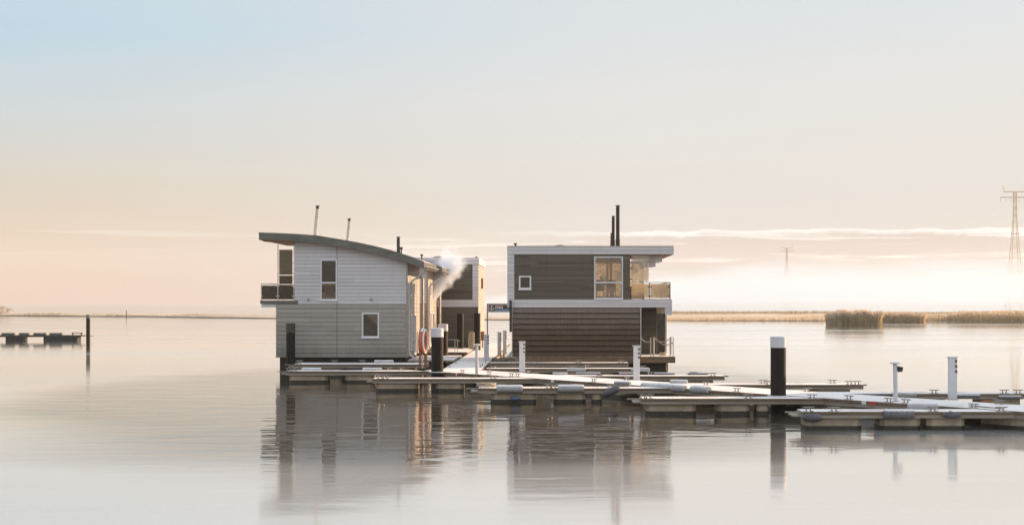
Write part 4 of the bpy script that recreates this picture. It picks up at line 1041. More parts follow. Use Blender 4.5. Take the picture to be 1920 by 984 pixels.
# steam from the vent of the second house
def steam():
    a = Vector((at(806, 81.2), 81.2, zt(556, 81.2))); b = Vector((at(848, 82.5), 82.5, zt(494, 82.5)))
    m = bpy.data.materials.new('steam'); m.use_nodes = True
    g = NT(m.node_tree); g.n.clear()
    pos = g.new('ShaderNodeNewGeometry').outputs['Position']
    nz = g.new('ShaderNodeTexNoise'); g.put(nz, 'Vector', pos); nz.inputs['Scale'].default_value = 1.55; nz.inputs['Detail'].default_value = 5; nz.inputs['Roughness'].default_value = 0.62
    off = g.scale(g.vmath('SUBTRACT', nz.outputs['Color'], (0.5, 0.5, 0.5)), 1.75)
    p = g.vmath('ADD', pos, off)
    ab = b - a
    tt = g.math('DIVIDE', g.vmath('DOT_PRODUCT', g.vmath('SUBTRACT', p, tuple(a)), tuple(ab)), ab.length_squared, clamp=True)
    q = g.vmath('ADD', g.scale(tuple(ab), tt), tuple(a))
    dd = g.vmath('DISTANCE', p, q)
    rad = g.math('ADD', 0.34, g.math('MULTIPLY', tt, 0.62))
    f = g.rng(g.math('DIVIDE', dd, rad), 0.25, 1.0, 1.0, 0.0)
    dens = g.math('MULTIPLY', g.math('MULTIPLY', f, g.math('SUBTRACT', 1.25, g.math('MULTIPLY', tt, 0.6))), 4.4)
    v = g.new('ShaderNodeVolumePrincipled'); v.inputs['Color'].default_value = (0.84, 0.91, 1, 1); v.inputs['Anisotropy'].default_value = 0.1
    g.put(v, 'Density', dens)
    o = g.new('ShaderNodeOutputMaterial'); g.l.new(v.outputs[0], o.inputs['Volume'])
    bx = MB(); bx.box(a.x - 1.0, b.x + 1.4, 80.2, 83.9, a.z - 0.8, b.z + 1.3)
    ob = bx.build('steam', m, None, (0, 0, 0))
    return tag(ob, 'puff of white steam drifting up between the houses', 'steam', None, 'stuff')


steam()

# ------------------------------------------------------------------ jetties
ZD = 0.50
FS = 0.803
def xf(Y): return -0.69 + FS * (52.8 - Y)
def xb(Y): return xf(Y) + 2.65


def cleat_mesh(mb, x0, y0, z0, ln=0.26, ang=0.0):
    c, s_ = math.cos(ang), math.sin(ang)
    P = lambda u, v, z_: (x0 + u * c - v * s_, y0 + u * s_ + v * c, z0 + z_)
    for q in (-0.3, 0.3):
        mb.tube([P(q * ln - 0.03 * (1 if q < 0 else -1) * -1, 0, 0), P(q * ln * 0.8, 0, 0.1)], [0.022, 0.015], 6)
        mb.add([P(q * ln - 0.05, -0.04, 0.001), P(q * ln + 0.05, -0.04, 0.001), P(q * ln + 0.05, 0.04, 0.001), P(q * ln - 0.05, 0.04, 0.001),
                P(q * ln - 0.05, -0.04, 0.015), P(q * ln + 0.05, -0.04, 0.015), P(q * ln + 0.05, 0.04, 0.015), P(q * ln - 0.05, 0.04, 0.015)],
               [(4, 5, 6, 7), (0, 1, 5, 4), (1, 2, 6, 5), (2, 3, 7, 6), (3, 0, 4, 7)])
    mb.tube([P(-ln * 0.62, 0, 0.112), P(-ln * 0.5, 0, 0.108), P(ln * 0.5, 0, 0.108), P(ln * 0.62, 0, 0.112)], [0.010, 0.016, 0.016, 0.010], 6)


def cleat(parent, x0, y0, z0=ZD, ln=0.26, ang=0.0):
    m = MB(); cleat_mesh(m, x0, y0, z0, ln, ang); return m.build('cleat', M['cleat'], parent)


def float_block(parent, x0, x1, y0, y1, ztop, chamf=0.12):
    m = MB(); ch = min(chamf, (x1 - x0) * 0.2)
    poly = [(x0, y0 + ch), (x0 + ch, y0), (x1 - ch, y0), (x1, y0 + ch), (x1, y1), (x0, y1)]
    m.m = 0; m.prism(poly, 0.11, ztop)
    pl2 = [(a + (0.008 if a > (x0 + x1) / 2 else -0.008), b - 0.008) for a, b in poly]
    m.m = 1; m.prism(pl2, -0.35, 0.112)
    return m.build('float', [M['concrete'], M['algae']], parent)


def finger(label, Y, pxl, pxr, floats, cleats, tip, wd=0.9, z=ZD - 0.012, join=None, back_cleats=(), group='narrow finger pontoons', top='deck_frost'):
    """narrow pontoon lying across the view; px columns are read at its front edge"""
    x0 = at(pxl, Y) if pxl is not None else xb(Y) + 0.02
    x1 = at(pxr, Y) if pxr is not None else xf(Y) - 0.02
    x0b, x1b = x0, x1
    if pxr is None: x1b = xf(Y + wd) - 0.02
    if pxl is None: x0b = xb(Y + wd) + 0.02
    t = thing('finger_pontoon', label, 'pontoon', ((x0 + x1) / 2, Y + wd / 2, 0), group)
    m = MB(); m.prism([(x0, Y), (x1, Y), (x1b, Y + wd), (x0b, Y + wd)], z - 0.05, z); m.build('deck', M[top], t)
    m = MB(); m.bar((x0, Y), (x1, Y), 0.04, z - 0.085, z - 0.012, 0.001); m.bar((x1b, Y + wd), (x0b, Y + wd), 0.04, z - 0.085, z - 0.012, 0.001); m.build('rubbing_strip', M['beam_wood'], t)
    m = MB()
    for yy, sg, a, b in ((Y, -1, x0, x1), (Y + wd, 1, x0b, x1b)):
        y_in, y_out = yy, yy + sg * 0.03
        m.box(a, b, min(y_in, y_out), max(y_in, y_out), z - 0.165, z - 0.145); m.box(a, b, min(y_in, y_out), max(y_in, y_out), z - 0.11, z - 0.09)
        y2 = yy + sg * 0.010
        m.box(a, b, min(yy, y2), max(yy, y2), z - 0.145, z - 0.11)
    if pxl is not None: m.box(x0 - 0.02, x0 - 0.001, Y, Y + wd, z - 0.165, z - 0.055)
    if pxr is not None: m.box(x1 + 0.001, x1 + 0.02, Y, Y + wd, z - 0.165, z - 0.055)
    m.build('side_rail', M['alu'], t)
    for a, b in floats: float_block(t, at(a, Y), at(b, Y), Y + 0.06, Y + wd - 0.06, z - 0.168)
    for c in cleats:
        cleat(t, at(c, Y), Y + 0.10, z); 
    for c in back_cleats: cleat(t, at(c, Y + wd), Y + wd - 0.10, z)
    if tip == 'left':
        m = MB(); m.box(x0 - 0.42, x0 + 0.25, Y + 0.2, Y + 0.32, z - 0.045, z - 0.02); m.box(x0 - 0.25, x0 - 0.022, Y + 0.1, Y + wd - 0.1, z - 0.14, z - 0.10); m.build('tip_bracket', M['alu'], t)
    elif tip == 'right':
        m = MB(); m.box(x1 + 0.02, x1 + 0.20, Y + 0.3, Y + 0.42, z - 0.05, z - 0.015); m.build('tip_bracket', M['black_pipe'], t)
    return t


# front fingers, from the houses to the camera
fA = finger('finger pontoon running left from the red lifebuoy stand to the dark pile', 58.5, 537, None, [(541, 613), (645, 700), (722, 790)], [541, 551], 'left', back_cleats=[730, 754])
fB = finger('finger pontoon below the large white capped pile, its floats brightest', 52.8, 699, None, [(704, 782), (816, 868)], [713, 722, 925], 'left', back_cleats=[706])
fC = finger('finger pontoon carrying two white fenders and a rope heap at its tip', 47.0, 896, None, [(920, 1005), (1038, 1098), (1110, 1128)], [1030, 1038, 1146], 'left')
fD = finger('finger pontoon ending in front of the tallest pile', 42.0, 1203, None, [(1212, 1306), (1345, 1407), (1420, 1442)], [1206, 1216, 1404, 1524], 'left')
fE = finger('finger pontoon nearest the camera with grey rolled fender and dark oval fenders', 37.0, 1505, None, [(1512, 1617), (1652, 1728), (1740, 1812)], [1497 + 20, 1565, 1751, 1880], 'left')
# back fingers
f3 = finger('finger pontoon carrying a row of ribbed fenders beyond the walkway', 54.7, None, 1358, [(1240, 1338), (1150, 1215)], [1337], 'right', back_cleats=[1218, 1300])
f4 = finger('finger pontoon behind the tallest pile with an orange stained float', 49.0, None, 1618, [(1525, 1596), (1420, 1470)], [1443, 1594, 1608], 'right', back_cleats=[1430, 1560])
f5 = finger('finger pontoon leaving the right edge of view behind the walkway', 44.2, None, 1960, [(1838, 1916), (1700, 1775)], [1753, 1885, 1911], None)
f2 = finger('sunlit finger pontoon in front of the shingled house, white boxes at its sides', 60.8, 912, 1218, [(930, 1000), (1035, 1062), (1100, 1150)], [1074, 1205], 'right', wd=0.8, back_cleats=[1100])
f1 = finger('finger pontoon tucked closest under the shingled house', 63.6, 918, 1178, [(930, 1010), (1060, 1150)], [1085, 1165], 'right', wd=0.8, z=0.61)
fL = finger('snow covered finger pontoon tucked under the front of the grey house', 63.2, 550, 798, [(556, 640), (690, 770)], [560], 'left', wd=1.75, z=0.56, back_cleats=[562, 628, 680])

# main walkway, built as two lengths, and the walkway between the houses
def walkway(name, label, poly, fronts, backs, floats, cleats, top, plates=()):
    cx = sum(p[0] for p in poly) / len(poly); cy = sum(p[1] for p in poly) / len(poly)
    t = thing(name, label, 'jetty', (cx, cy, 0), 'main floating walkways')
    m = MB(); m.prism(poly, ZD - 0.06, ZD); m.build('deck', M[top], t)
    m = MB()
    for a, b in fronts + backs: m.bar(a, b, 0.045, ZD - 0.105, ZD - 0.012, 0.001)
    m.build('edge_beam', M['beam_wood'], t)
    m = MB()
    for a, b in fronts + backs:
        m.bar(a, b, 0.03, ZD - 0.19, ZD - 0.165, 0.001); m.bar(a, b, 0.03, ZD - 0.135, ZD - 0.108, 0.001); m.bar(a, b, 0.012, ZD - 0.165, ZD - 0.135, 0.001)
    m.build('side_rail', M['alu'], t)
    for q in floats:
        m = MB(); m.m = 0; m.prism(q, 0.11, ZD - 0.192)
        ctr = Vector((sum(p[0] for p in q) / 4, sum(p[1] for p in q) / 4)); q2 = [tuple(ctr + (Vector(p) - ctr) * 1.006) for p in q]
        m.m = 1; m.prism(q2, -0.35, 0.112); m.build('float', [M['concrete'], M['algae']], t)
    for c in cleats: cleat(t, c[0], c[1], ZD, 0.28, c[2])
    return t


ANG = math.atan2(-1, FS)


def wfloats(y0, y1, n):
    out = []
    for i in range(n):
        a = y0 + (y1 - y0) * i / n; b = a + (y1 - y0) / n * 0.62
        out.append([(xf(a) + 0.10, a), (xf(b) + 0.10, b), (xb(b) - 0.10, b), (xb(a) - 0.10, a)])
    return out


def fpt(px, off=0.10):                                 # point on the walkway's front edge below a photo column
    lo, hi = 30.0, 62.0
    for _ in range(50):
        m_ = (lo + hi) / 2
        if PX + xf(m_) * F / m_ > px: lo = m_
        else: hi = m_
    return (xf(lo) + off, lo + off * 0.6)


def bpt(px, off=-0.12):
    lo, hi = 30.0, 62.0
    for _ in range(50):
        m_ = (lo + hi) / 2
        if PX + xb(m_) * F / m_ > px: lo = m_
        else: hi = m_
    return (xb(lo) + off, lo + off * 0.6)


YJ = 45.6
wa = walkway('walkway', 'frosted walkway stretch lit pink by the sun between the two white capped piles',
             [(xf(58.7), 58.7), (xf(YJ), YJ), (xb(YJ), YJ), (xb(59.4), 59.4), (-5.05, 59.4)],
             [((xf(58.7), 58.7), (xf(YJ), YJ))], [((xb(YJ), YJ), (xb(59.3), 59.3))], wfloats(58.0, YJ + 0.3, 5),
             [(*fpt(p), ANG) for p in (862, 912, 954, 965, 1108, 1376)] + [(*bpt(p), ANG) for p in (925, 997, 1130, 1182, 1330)], 'deck_frost_y')
wb = walkway('walkway', 'frosted walkway stretch in blue shade running off to the right',
             [(xf(YJ - 0.02), YJ - 0.02), (xf(32.5), 32.5), (xb(32.5), 32.5), (xb(YJ - 0.02), YJ - 0.02)],
             [((xf(YJ - 0.02), YJ - 0.02), (xf(32.5), 32.5))], [((xb(32.5), 32.5), (xb(YJ - 0.02), YJ - 0.02))], wfloats(YJ - 0.3, 33, 5),
             [(*fpt(p), ANG) for p in (1586, 1661, 1693, 1820)] + [(*bpt(p), ANG) for p in (1520, 1700, 1880)], 'deck_frost_y')
HXL, HXR = -4.70, -3.08
wc = walkway('walkway', 'snowy walkway leading back between the floating houses',
             [(HXL, 59.42), (HXR, 59.42), (HXR, 97), (HXL, 97)], [((HXL, 97), (HXL, 59.42))], [((HXR, 59.42), (HXR, 97))],
             [[(HXL + 0.1, a), (HXR - 0.1, a), (HXR - 0.1, a + 3), (HXL + 0.1, a + 3)] for a in (60.2, 65, 70, 75, 80, 85, 90)],
             [(HXR - 0.12, y_, math.pi / 2) for y_ in (61.5, 63, 66)] + [(HXL + 0.12, y_, math.pi / 2) for y_ in (62, 66)], 'deck_frost_y')

# small plates screwed to the walkway edge
def plate(px, material, parent, wdt, label=None):
    Yp = fpt(px, 0)[1]; x0 = fpt(px, 0)[0]
    dv = Vector((FS, -1)).normalized(); nv = Vector((-dv.y, dv.x)) * -1
    nv = Vector((dv.y, -dv.x))
    a = Vector((x0, Yp)) + nv * 0.05; m = MB()
    m.bar(tuple(a), tuple(a + dv * wdt), 0.012, ZD - 0.10, ZD + 0.005)
    o = m.build('number_plate', M[material], parent)
    if label: o['label'] = label
plate(1035.5, 'sign_white', wa, 0.16, 'blank white plate'); plate(1618, 'sign_white', wb, 0.16, 'blank white plate'); plate(1633, 'red', wb, 0.24, 'red plate')
plate(857, 'sign_white', wa, 0.07); plate(860, 'red', wa, 0.10, 'red plate')

# landings beside the houses
ld = MB(); ld.prism([(hx(763) + 0.05, 66.9), (HXL - 0.05, 66.9), (HXL - 0.05, 72.8), (hx(763) + 0.05, 72.8)], 0.52, 0.60)
lo_ = ld.build('landing', M['deck_frost'], None, (-5.8, 70, 0)); tag(lo_, 'frosted landing deck beside the wall of the grey curved house', 'deck')
ld = MB(); ld.prism([(-6.8, 77.4), (HXL - 0.05, 77.4), (HXL - 0.05, 84.2), (-6.8, 84.2)], 0.50, 0.60)
lo_ = ld.build('landing', M['deck_frost'], None, (-5.8, 81, 0)); tag(lo_, 'frosted landing deck in front of the flat house with the steam', 'deck')

# ------------------------------------------------------------------ mooring piles
def pile(label, px, Y, ytop, r_, cap_h=0.33, cap='pile_white', group='mooring piles', body='pile_black', cap_name='cap'):
    X0 = at(px, Y); ztp = zt(ytop, Y)
    t = thing('mooring_pile', label, 'pile', (X0, Y, 0), group)
    m = MB(); m.smooth = True; m.lathe([(r_, -1.5), (r_, 0.0), (r_, ztp - cap_h)], X0, Y, 28); m.build('post', M[body], t)
    if cap_h > 0:
        m = MB(); m.smooth = True; m.lathe([(r_ + 0.006, ztp - cap_h), (r_ + 0.006, ztp - 0.012)], X0, Y, 28); m.smooth = False
        m.lathe([(r_ + 0.006, ztp - 0.012), (r_ - 0.01, ztp), (0.001, ztp + 0.012)], X0, Y, 28); m.build(cap_name, M[cap], t)
    else:
        m = MB(); m.lathe([(r_, ztp - 0.001), (0.001, ztp + 0.004)], X0, Y, 28); m.build(cap_name, M[body], t)
    for k_ in (0, 1):
        pass
    return t


pile('black pile with white cap standing beside the red lifebuoy', 820, 57.6, 615, 0.247, 0.36)
pile('tallest looking black pile with white cap at the bend of the pontoons', 1459.2, 43.0, 630.5, 0.232, 0.335)
pile('white capped black pile partly hidden behind the one by the lifebuoy', 830.5, 72.6, 607.5, 0.25, 0.35)
pile('plain dark pile against the middle of the steam house wall', 863, 83.6, 588, 0.195, 0.0)
pile('plain dark pile at the corner of the steam house', 895, 83.4, 587, 0.185, 0.0)
pile('olive topped dark pile against the front of the grey curved house', 545, 66.2, 606, 0.205, 0.43, 'pile_olive')
pile('lone grey capped black pile at the end of the distant jetty', 165.3, 112.0, 590, 0.155, 0.29, 'patina')
m = MB(); sx, sy = at(237, 300), 300
m.tube([(sx, sy, -0.5), (sx, sy, 1.45)], 0.09, 6)
tag(m.build('marker_stake', M['twig'], None, (sx, sy, 0)), 'thin bare stake in the water near the far left bank', 'stake')

# pile collar guides on the walkway
for (px, Y, r_) in ((820, 57.6, 0.247), (1459.2, 43.0, 0.232)):
    X0 = at(px, Y); m = MB(); n = 24
    m.tube([(X0 + (r_ + 0.07) * math.cos(2 * math.pi * i / n), Y + (r_ + 0.07) * math.sin(2 * math.pi * i / n), ZD - 0.02) for i in range(n + 1)], 0.04, 8, False)
    m.build('pile_ring', M['fender_grey'], wa if px < 900 else wb)


# ------------------------------------------------------------------ service pedestals and lamp bollards
def pedestal():
    t = thing('service_pedestal', 'x', 'pedestal', (0, 0, 0), 'white service pedestals on the walkways')
    w2 = 0.112
    m = MB(); m.box(-w2, w2, -0.10, 0.10, 0.0, 1.22); m.build('body', M['white_paint'], t, bevel=0.015)
    m = MB(); m.box(-w2 - 0.035, w2 + 0.03, -0.12, 0.12, 1.222, 1.25); m.build('cap', M['white_paint'], t, bevel=0.01)
    m = MB(); m.box(-w2 - 0.03, w2 + 0.03, -0.13, 0.13, 0.0, 0.02); m.build('base_plate', M['steel'], t)
    for z_ in (0.83, 0.98, 1.13):
        m = MB(); m.box(0.045, 0.108, -0.118, -0.101, z_ - 0.04, z_ + 0.03); m.build('socket', M['socket'], t, bevel=0.004)
        m = MB(); m.box(w2 + 0.001, w2 + 0.012, -0.05, 0.05, z_ - 0.04, z_ + 0.03); m.build('socket', M['socket'], t, bevel=0.004)
    return t


ped = [(979, 57.15, 'service pedestal before the left end of the shingle wall'), (1193.5, 51.6, 'service pedestal before the right end of the shingle wall'),
       (1786, 41.3, 'service pedestal alone near the right edge of the picture'), (912, 69.0, 'service pedestal in front of the STEG sign post'),
       (936.5, 74.5, 'service pedestal left of the farthest one between the houses'), (946.5, 78.4, 'farthest service pedestal, beside the corner of the shingled house')]
p0 = pedestal()
for i, (px, Y, lb) in enumerate(ped):
    o = p0 if i == 0 else copy_tree(p0)
    o.location = (at(px, Y), Y, ZD); o['label'] = lb
    if i in (4, 5): o.scale = (0.9, 0.9, 1.0)


def bollard_lamp(px, Y, hgt, label, box=False, lean=0.0):
    X0 = at(px, Y)
    t = thing('lamp_bollard', label, 'lamp', (X0, Y, ZD), 'slim lamp bollards')
    m = MB(); m.tube([(X0, Y, ZD), (X0 - lean, Y, ZD + hgt - 0.05)], 0.06, 14); m.build('post', M['white_paint'], t)
    m = MB(); m.smooth = True; m.lathe([(0.06, ZD + hgt - 0.06), (0.155, ZD + hgt - 0.055), (0.12, ZD + hgt - 0.015), (0.001, ZD + hgt)], X0 - lean, Y, 18); m.build('hood', M['white_paint'], t)
    m = MB(); m.lathe([(0.10, ZD), (0.10, ZD + 0.015), (0.061, ZD + 0.02)], X0, Y, 14); m.build('base_plate', M['steel'], t)
    if box:
        m = MB(); m.smooth = False
        m.add([(X0 + 0.045, Y - 0.08, ZD + hgt - 0.12), (X0 + 0.20, Y - 0.07, ZD + hgt - 0.15), (X0 + 0.18, Y - 0.06, ZD + hgt - 0.28), (X0 + 0.065, Y - 0.06, ZD + hgt - 0.29),
               (X0 + 0.045, Y + 0.08, ZD + hgt - 0.12), (X0 + 0.20, Y + 0.07, ZD + hgt - 0.15), (X0 + 0.18, Y + 0.06, ZD + hgt - 0.28), (X0 + 0.065, Y + 0.06, ZD + hgt - 0.29)],
              [(0, 3, 2, 1), (4, 5, 6, 7), (0, 1, 5, 4), (1, 2, 6, 5), (2, 3, 7, 6), (3, 0, 4, 7)])
        m.build('floodlight', M['black_pipe'], t, bevel=0.008)
    return t


bollard_lamp(894, 55.5, 1.20, 'slim white lamp bollard with plain hood at the walkway corner')
bollard_lamp(1679.5, 40.6, 1.13, 'slim grey lamp bollard with a black floodlight on its side', True, 0.02)


# ------------------------------------------------------------------ lifebuoy stand
def lifebuoy():
    Y = 60.5; X0 = at(795, Y); zz = lambda py: zt(py, Y)
    t = thing('lifebuoy_stand', 'red lifebuoy holder with frosted white rim on a post', 'lifebuoy', (X0, Y, ZD), None)
    m = MB(); m.tube([(X0 - 0.07, Y + 0.08, ZD), (X0 - 0.07, Y + 0.08, zz(640))], 0.03, 8); m.build('post', M['white_paint'], t)
    m = MB(); m.box(X0 - 0.22, X0 - 0.13, Y + 0.04, Y + 0.10, ZD, zz(662)); m.box(X0 + 0.0, X0 + 0.13, Y + 0.04, Y + 0.10, ZD + 0.05, zz(660)); m.build('back_board', M['rust'], t)
    # ring seen almost edge on, axis along the walkway's side
    zc = (zz(617.5) + zz(662)) / 2; rr = (zz(617.5) - zz(662)) / 2 - 0.07
    ax = Vector((0.993, -0.12, 0)); u = Vector((0, 0, 1)); v = ax.cross(u)
    c0 = Vector((X0 - 0.0, Y - 0.03, zc))
    m = MB(); n = 36
    m.tube([c0 + u * rr * math.cos(2 * math.pi * i / n) + v * rr * 0.8 * math.sin(2 * math.pi * i / n) for i in range(n + 1)], 0.085, 12, False); rg = m.build('ring', M['orange'], t)
    m = MB()
    pts = [c0 - ax * 0.05]
    outer = [c0 - ax * 0.16 + u * (rr + 0.08) * math.cos(2 * math.pi * i / n) + v * (rr * 0.8 + 0.09) * math.sin(2 * math.pi * i / n) for i in range(n)]
    outer2 = [p + ax * 0.22 for p in outer]
    m.add(outer + outer2, [(i, (i + 1) % n, n + (i + 1) % n, n + i) for i in range(n)] + [tuple(range(n))])
    m.build('shell', M['orange'], t)
    m = MB(); m.tube([c0 + ax * 0.06 + u * (rr + 0.06) * math.cos(2 * math.pi * i / n) + v * (rr * 0.8 + 0.08) * math.sin(2 * math.pi * i / n) for i in range(n + 1)], 0.035, 8, False); m.build('rim', M['sign_white'], t)
    m = MB(); m.tube([c0 - ax * 0.03 + u * (rr + 0.085) * math.cos(a) + v * (rr * 0.8 + 0.09) * math.sin(a) for a in [(-1 + 2 * i / 12) * 0.75 for i in range(13)]], 0.06, 8); m.build('snow_cap', M['fender_frost'], t)
    return t


lifebuoy()


# ------------------------------------------------------------------ STEG sign on its frame
def sign():
    Y = 95.0; X0, X1 = at(914, Y), at(972, Y); zz = lambda py: zt(py, Y)
    t = thing('pier_sign', 'dark pier sign with white anchor and the word STEG over a blue band', 'sign', (X0, Y, ZD), None)
    m = MB(); m.box(X0 - 0.04, X0 + 0.04, Y, Y + 0.08, ZD, zz(569)); m.build('post', M['fascia_wood'], t)
    m = MB(); m.box(X1 - 0.04, X1 + 0.04, Y, Y + 0.08, ZD, zz(569)); m.build('post', M['fascia_wood'], t)
    m = MB(); m.box(X0 + 0.041, X1 - 0.041, Y, Y + 0.08, zz(571), zz(569)); m.box(X0 + 0.041, X1 - 0.041, Y, Y + 0.08, zz(585.2), zz(584)); m.build('beam', M['fascia_wood'], t)
    m = MB(); m.box(X0 + 0.06, X1 - 0.06, Y - 0.02, Y + 0.02, zz(583.6), zz(571.3)); bd = m.build('board', M['sign_brown'], t)
    m = MB(); m.box(at(927, Y), X1 - 0.07, Y - 0.028, Y - 0.021, zz(583.2), zz(579)); m.build('blue_band', M['sign_blue'], bd)
    m = MB(); yy = Y - 0.035; ax, az_ = at(921.8, Y), zz(577.2)
    m.tube([(ax, yy, az_ - 0.13), (ax, yy, az_ + 0.10)], 0.018, 6)
    m.tube([(ax - 0.08, yy, az_ + 0.05), (ax + 0.08, yy, az_ + 0.05)], 0.016, 6)
    m.tube([(ax + 0.035 * math.cos(a), yy, az_ + 0.13 + 0.035 * math.sin(a)) for a in [i * math.pi / 5 for i in range(11)]], 0.013, 6, False)
    m.tube([(ax + 0.135 * math.cos(a), yy, az_ + 0.0 + 0.135 * math.sin(a)) for a in [math.pi * (1.08 + 0.84 * i / 10) for i in range(11)]], 0.018, 6)
    for s_ in (-1, 1): m.add([(ax + s_ * 0.175, yy, az_ - 0.06), (ax + s_ * 0.095, yy, az_ - 0.055), (ax + s_ * 0.14, yy, az_ + 0.03)], [(0, 1, 2)])
    m.build('anchor_emblem', M['sign_white'], bd)
    cu = bpy.data.curves.new('lettering', 'FONT'); cu.body = 'STEG'; cu.size = 0.215; cu.extrude = 0.004; cu.offset = 0.007; cu.space_character = 1.08
    tmp = bpy.data.objects.new('lettering_curve', cu); C.objects.link(tmp); bpy.context.view_layer.update()
    me = bpy.data.meshes.new_from_object(tmp.evaluated_get(bpy.context.evaluated_depsgraph_get())); bpy.data.objects.remove(tmp); bpy.data.curves.remove(cu)
    o = bpy.data.objects.new('lettering', me); C.objects.link(o); me.materials.clear(); me.materials.append(M['sign_white'])
    o.parent = bd; o.location = Vector((at(928.3, Y), Y - 0.03, zz(578.2))) - t.location; o.rotation_euler = (R(90), 0, 0)
    return t


sign()

# ------------------------------------------------------------------ small gear between the houses
def misc():
    # rope-wound post
    Y = 82.4; X0 = at(885, Y)
    t = thing('rope_post', 'short wooden post wound with rope, in front of the steam house', 'post', (X0, Y, ZD))
    m = MB(); m.box(X0 - 0.10, X0 + 0.12, Y - 0.08, Y + 0.10, ZD, zt(622, Y)); m.build('post', M['alu'], t)
    m = MB(); pts = []
    for i in range(90):
        a = i * 0.55; pts.append((X0 - 0.02 + 0.15 * math.cos(a), Y - 0.02 + 0.14 * math.sin(a), ZD + 0.15 + i * 0.0105))
    m.tube(pts, 0.03, 6); m.tube([(X0 - 0.15, Y - 0.1, ZD + 1.0), (X0 - 0.19, Y - 0.14, ZD + 0.5), (X0 - 0.14, Y - 0.12, ZD)], 0.035, 6); m.build('rope', M['rope'], t)
    # rusty letter box on a thin stand
    Y = 88; X0 = at(905, Y)
    t = thing('letter_box', 'rust brown box on a thin stand beside the sunlit house wall', 'box', (X0, Y, ZD))
    m = MB(); m.tube([(X0, Y, ZD), (X0, Y, zt(637, Y))], 0.03, 6); m.build('stand', M['black_pipe'], t)
    m = MB(); m.box(X0 - 0.11, X0 + 0.11, Y - 0.12, Y + 0.12, zt(638, Y), zt(621, Y)); m.build('box', M['rust'], t, bevel=0.015)
    # railing on the landing of the second house
    Y = 76.9; t = thing('railing', 'thin steel railing on the landing behind the white capped piles', 'railing', (at(850, Y), Y, 0.6))
    m = MB()
    for px in (838, 853, 858):
        m = MB(); m.tube([(at(px, Y), Y, 0.6), (at(px, Y), Y, zt(637, Y))], 0.018, 6); m.build('post', M['steel'], t)
    m = MB(); m.tube([(at(836, Y), Y, zt(636, Y)), (at(858, Y), Y, zt(637, Y)), (at(862, Y), Y, zt(639, Y))], 0.022, 6); m.build('rail', M['steel'], t)
    m = MB(); m.tube([(at(836, Y), Y, zt(651, Y)), (at(858, Y), Y, zt(652, Y))], 0.015, 6); m.build('rail', M['steel'], t)
    # heap of mooring gear at the corner of the shingled house
    Y = 64.6; X0 = at(940, Y); rr = random.Random(4)
    t = thing('rope_heap', 'untidy heap of dark mooring rope by the corner of the shingled house', 'rope', (X0, Y, ZD))
    m = MB(); pts = [(X0 + 0.32 * math.cos(i * 0.7) * rr.uniform(0.5, 1.3) - 0.1, Y + 0.22 * math.sin(i * 0.7), ZD + 0.14 + 0.10 * math.sin(i * 1.3) + i * 0.001) for i in range(70)]
    m.tube(pts, 0.032, 6); m.build('rope', M['rope_dark'], t)
    m = MB(); m.tube([(X0 + 0.0, Y, ZD + 0.1), (X0 + 0.35, Y, ZD + 0.34), (X0 + 0.5, Y + 0.1, ZD + 0.62)], 0.03, 6); m.tube([(X0 + 0.15 + 0.28 * math.cos(a) + 0.3, Y + 0.05, ZD + 0.12 + 0.2 * math.sin(a)) for a in [i * math.pi / 9 for i in range(10)]], 0.035, 6); m.build('hoop', M['cleat'], t)
    # rope heap on the tip of the third finger
    Y = 47.0; X0 = at(912, Y) 
    m = MB(); pts = [(X0 + 0.30 * math.cos(i * 0.62) * rr.uniform(0.6, 1.2), Y + 0.35 + 0.2 * math.sin(i * 0.62), ZD + 0.03 + 0.10 * abs(math.sin(i * 0.21)) * (1 if i % 9 < 6 else 0.4)) for i in range(90)]
    m.tube(pts, 0.024, 6)
    tag(m.build('rope_heap', M['rope'], None, (X0, Y, ZD)), 'pale rope heap on the finger tip with the white fenders', 'rope')
    # rope trailing near the right edge
    m = MB(); pa = Vector((at(1817, 38.6), 38.6, ZD + 0.03)); pb = Vector((at(1880, 37.2), 37.2, ZD + 0.05)); m.tube([pa.lerp(pb, i / 8) + Vector((0, 0.05 * math.sin(i * 1.2), 0)) for i in range(9)], 0.015, 6)
    tag(m.build('mooring_rope', M['rope_dark'], None, tuple(pa)), 'thin dark mooring rope lying across the shaded walkway end', 'rope')


misc()


# ------------------------------------------------------------------ fenders
def roll(label, p0, p1, r_, material, ribs=0, group='cylindrical fenders along the pontoon edges', flat=0.0, dent=0.06, seed=0):
    p0 = Vector(p0); p1 = Vector(p1); L = (p1 - p0).length; r = random.Random(seed)
    n = 26 if not ribs else ribs * 5; pts, rad = [], []
    for i in range(n + 1):
        t_ = i / n
        q = r_ * (1 + dent * math.sin(t_ * 9 + seed) * 0.5 + r.uniform(-0.5, 0.5) * dent * 0.4)
        if ribs: q = r_ * (0.90 + 0.10 * abs(math.sin(t_ * ribs * math.pi)))
        e = min(t_, 1 - t_) * L
        if e < r_ * 0.3: q *= 0.80 + 0.20 * math.sqrt(e / (r_ * 0.3))
        pts.append(p0.lerp(p1, t_)); rad.append(q)
    m = MB(); m.tube(pts, rad, 16)
    c = (p0 + p1) / 2
    o = m.build('fender', M[material], None, tuple(c))
    return tag(o, label, 'fender', group)


def on_finger(px0, px1, Y, r_, dz=0.0, back=False, wd=0.9):
    yy = Y + wd if back else Y
    return (at(px0, yy), yy, ZD - 0.02 + dz), (at(px1, yy), yy, ZD - 0.02 + dz)


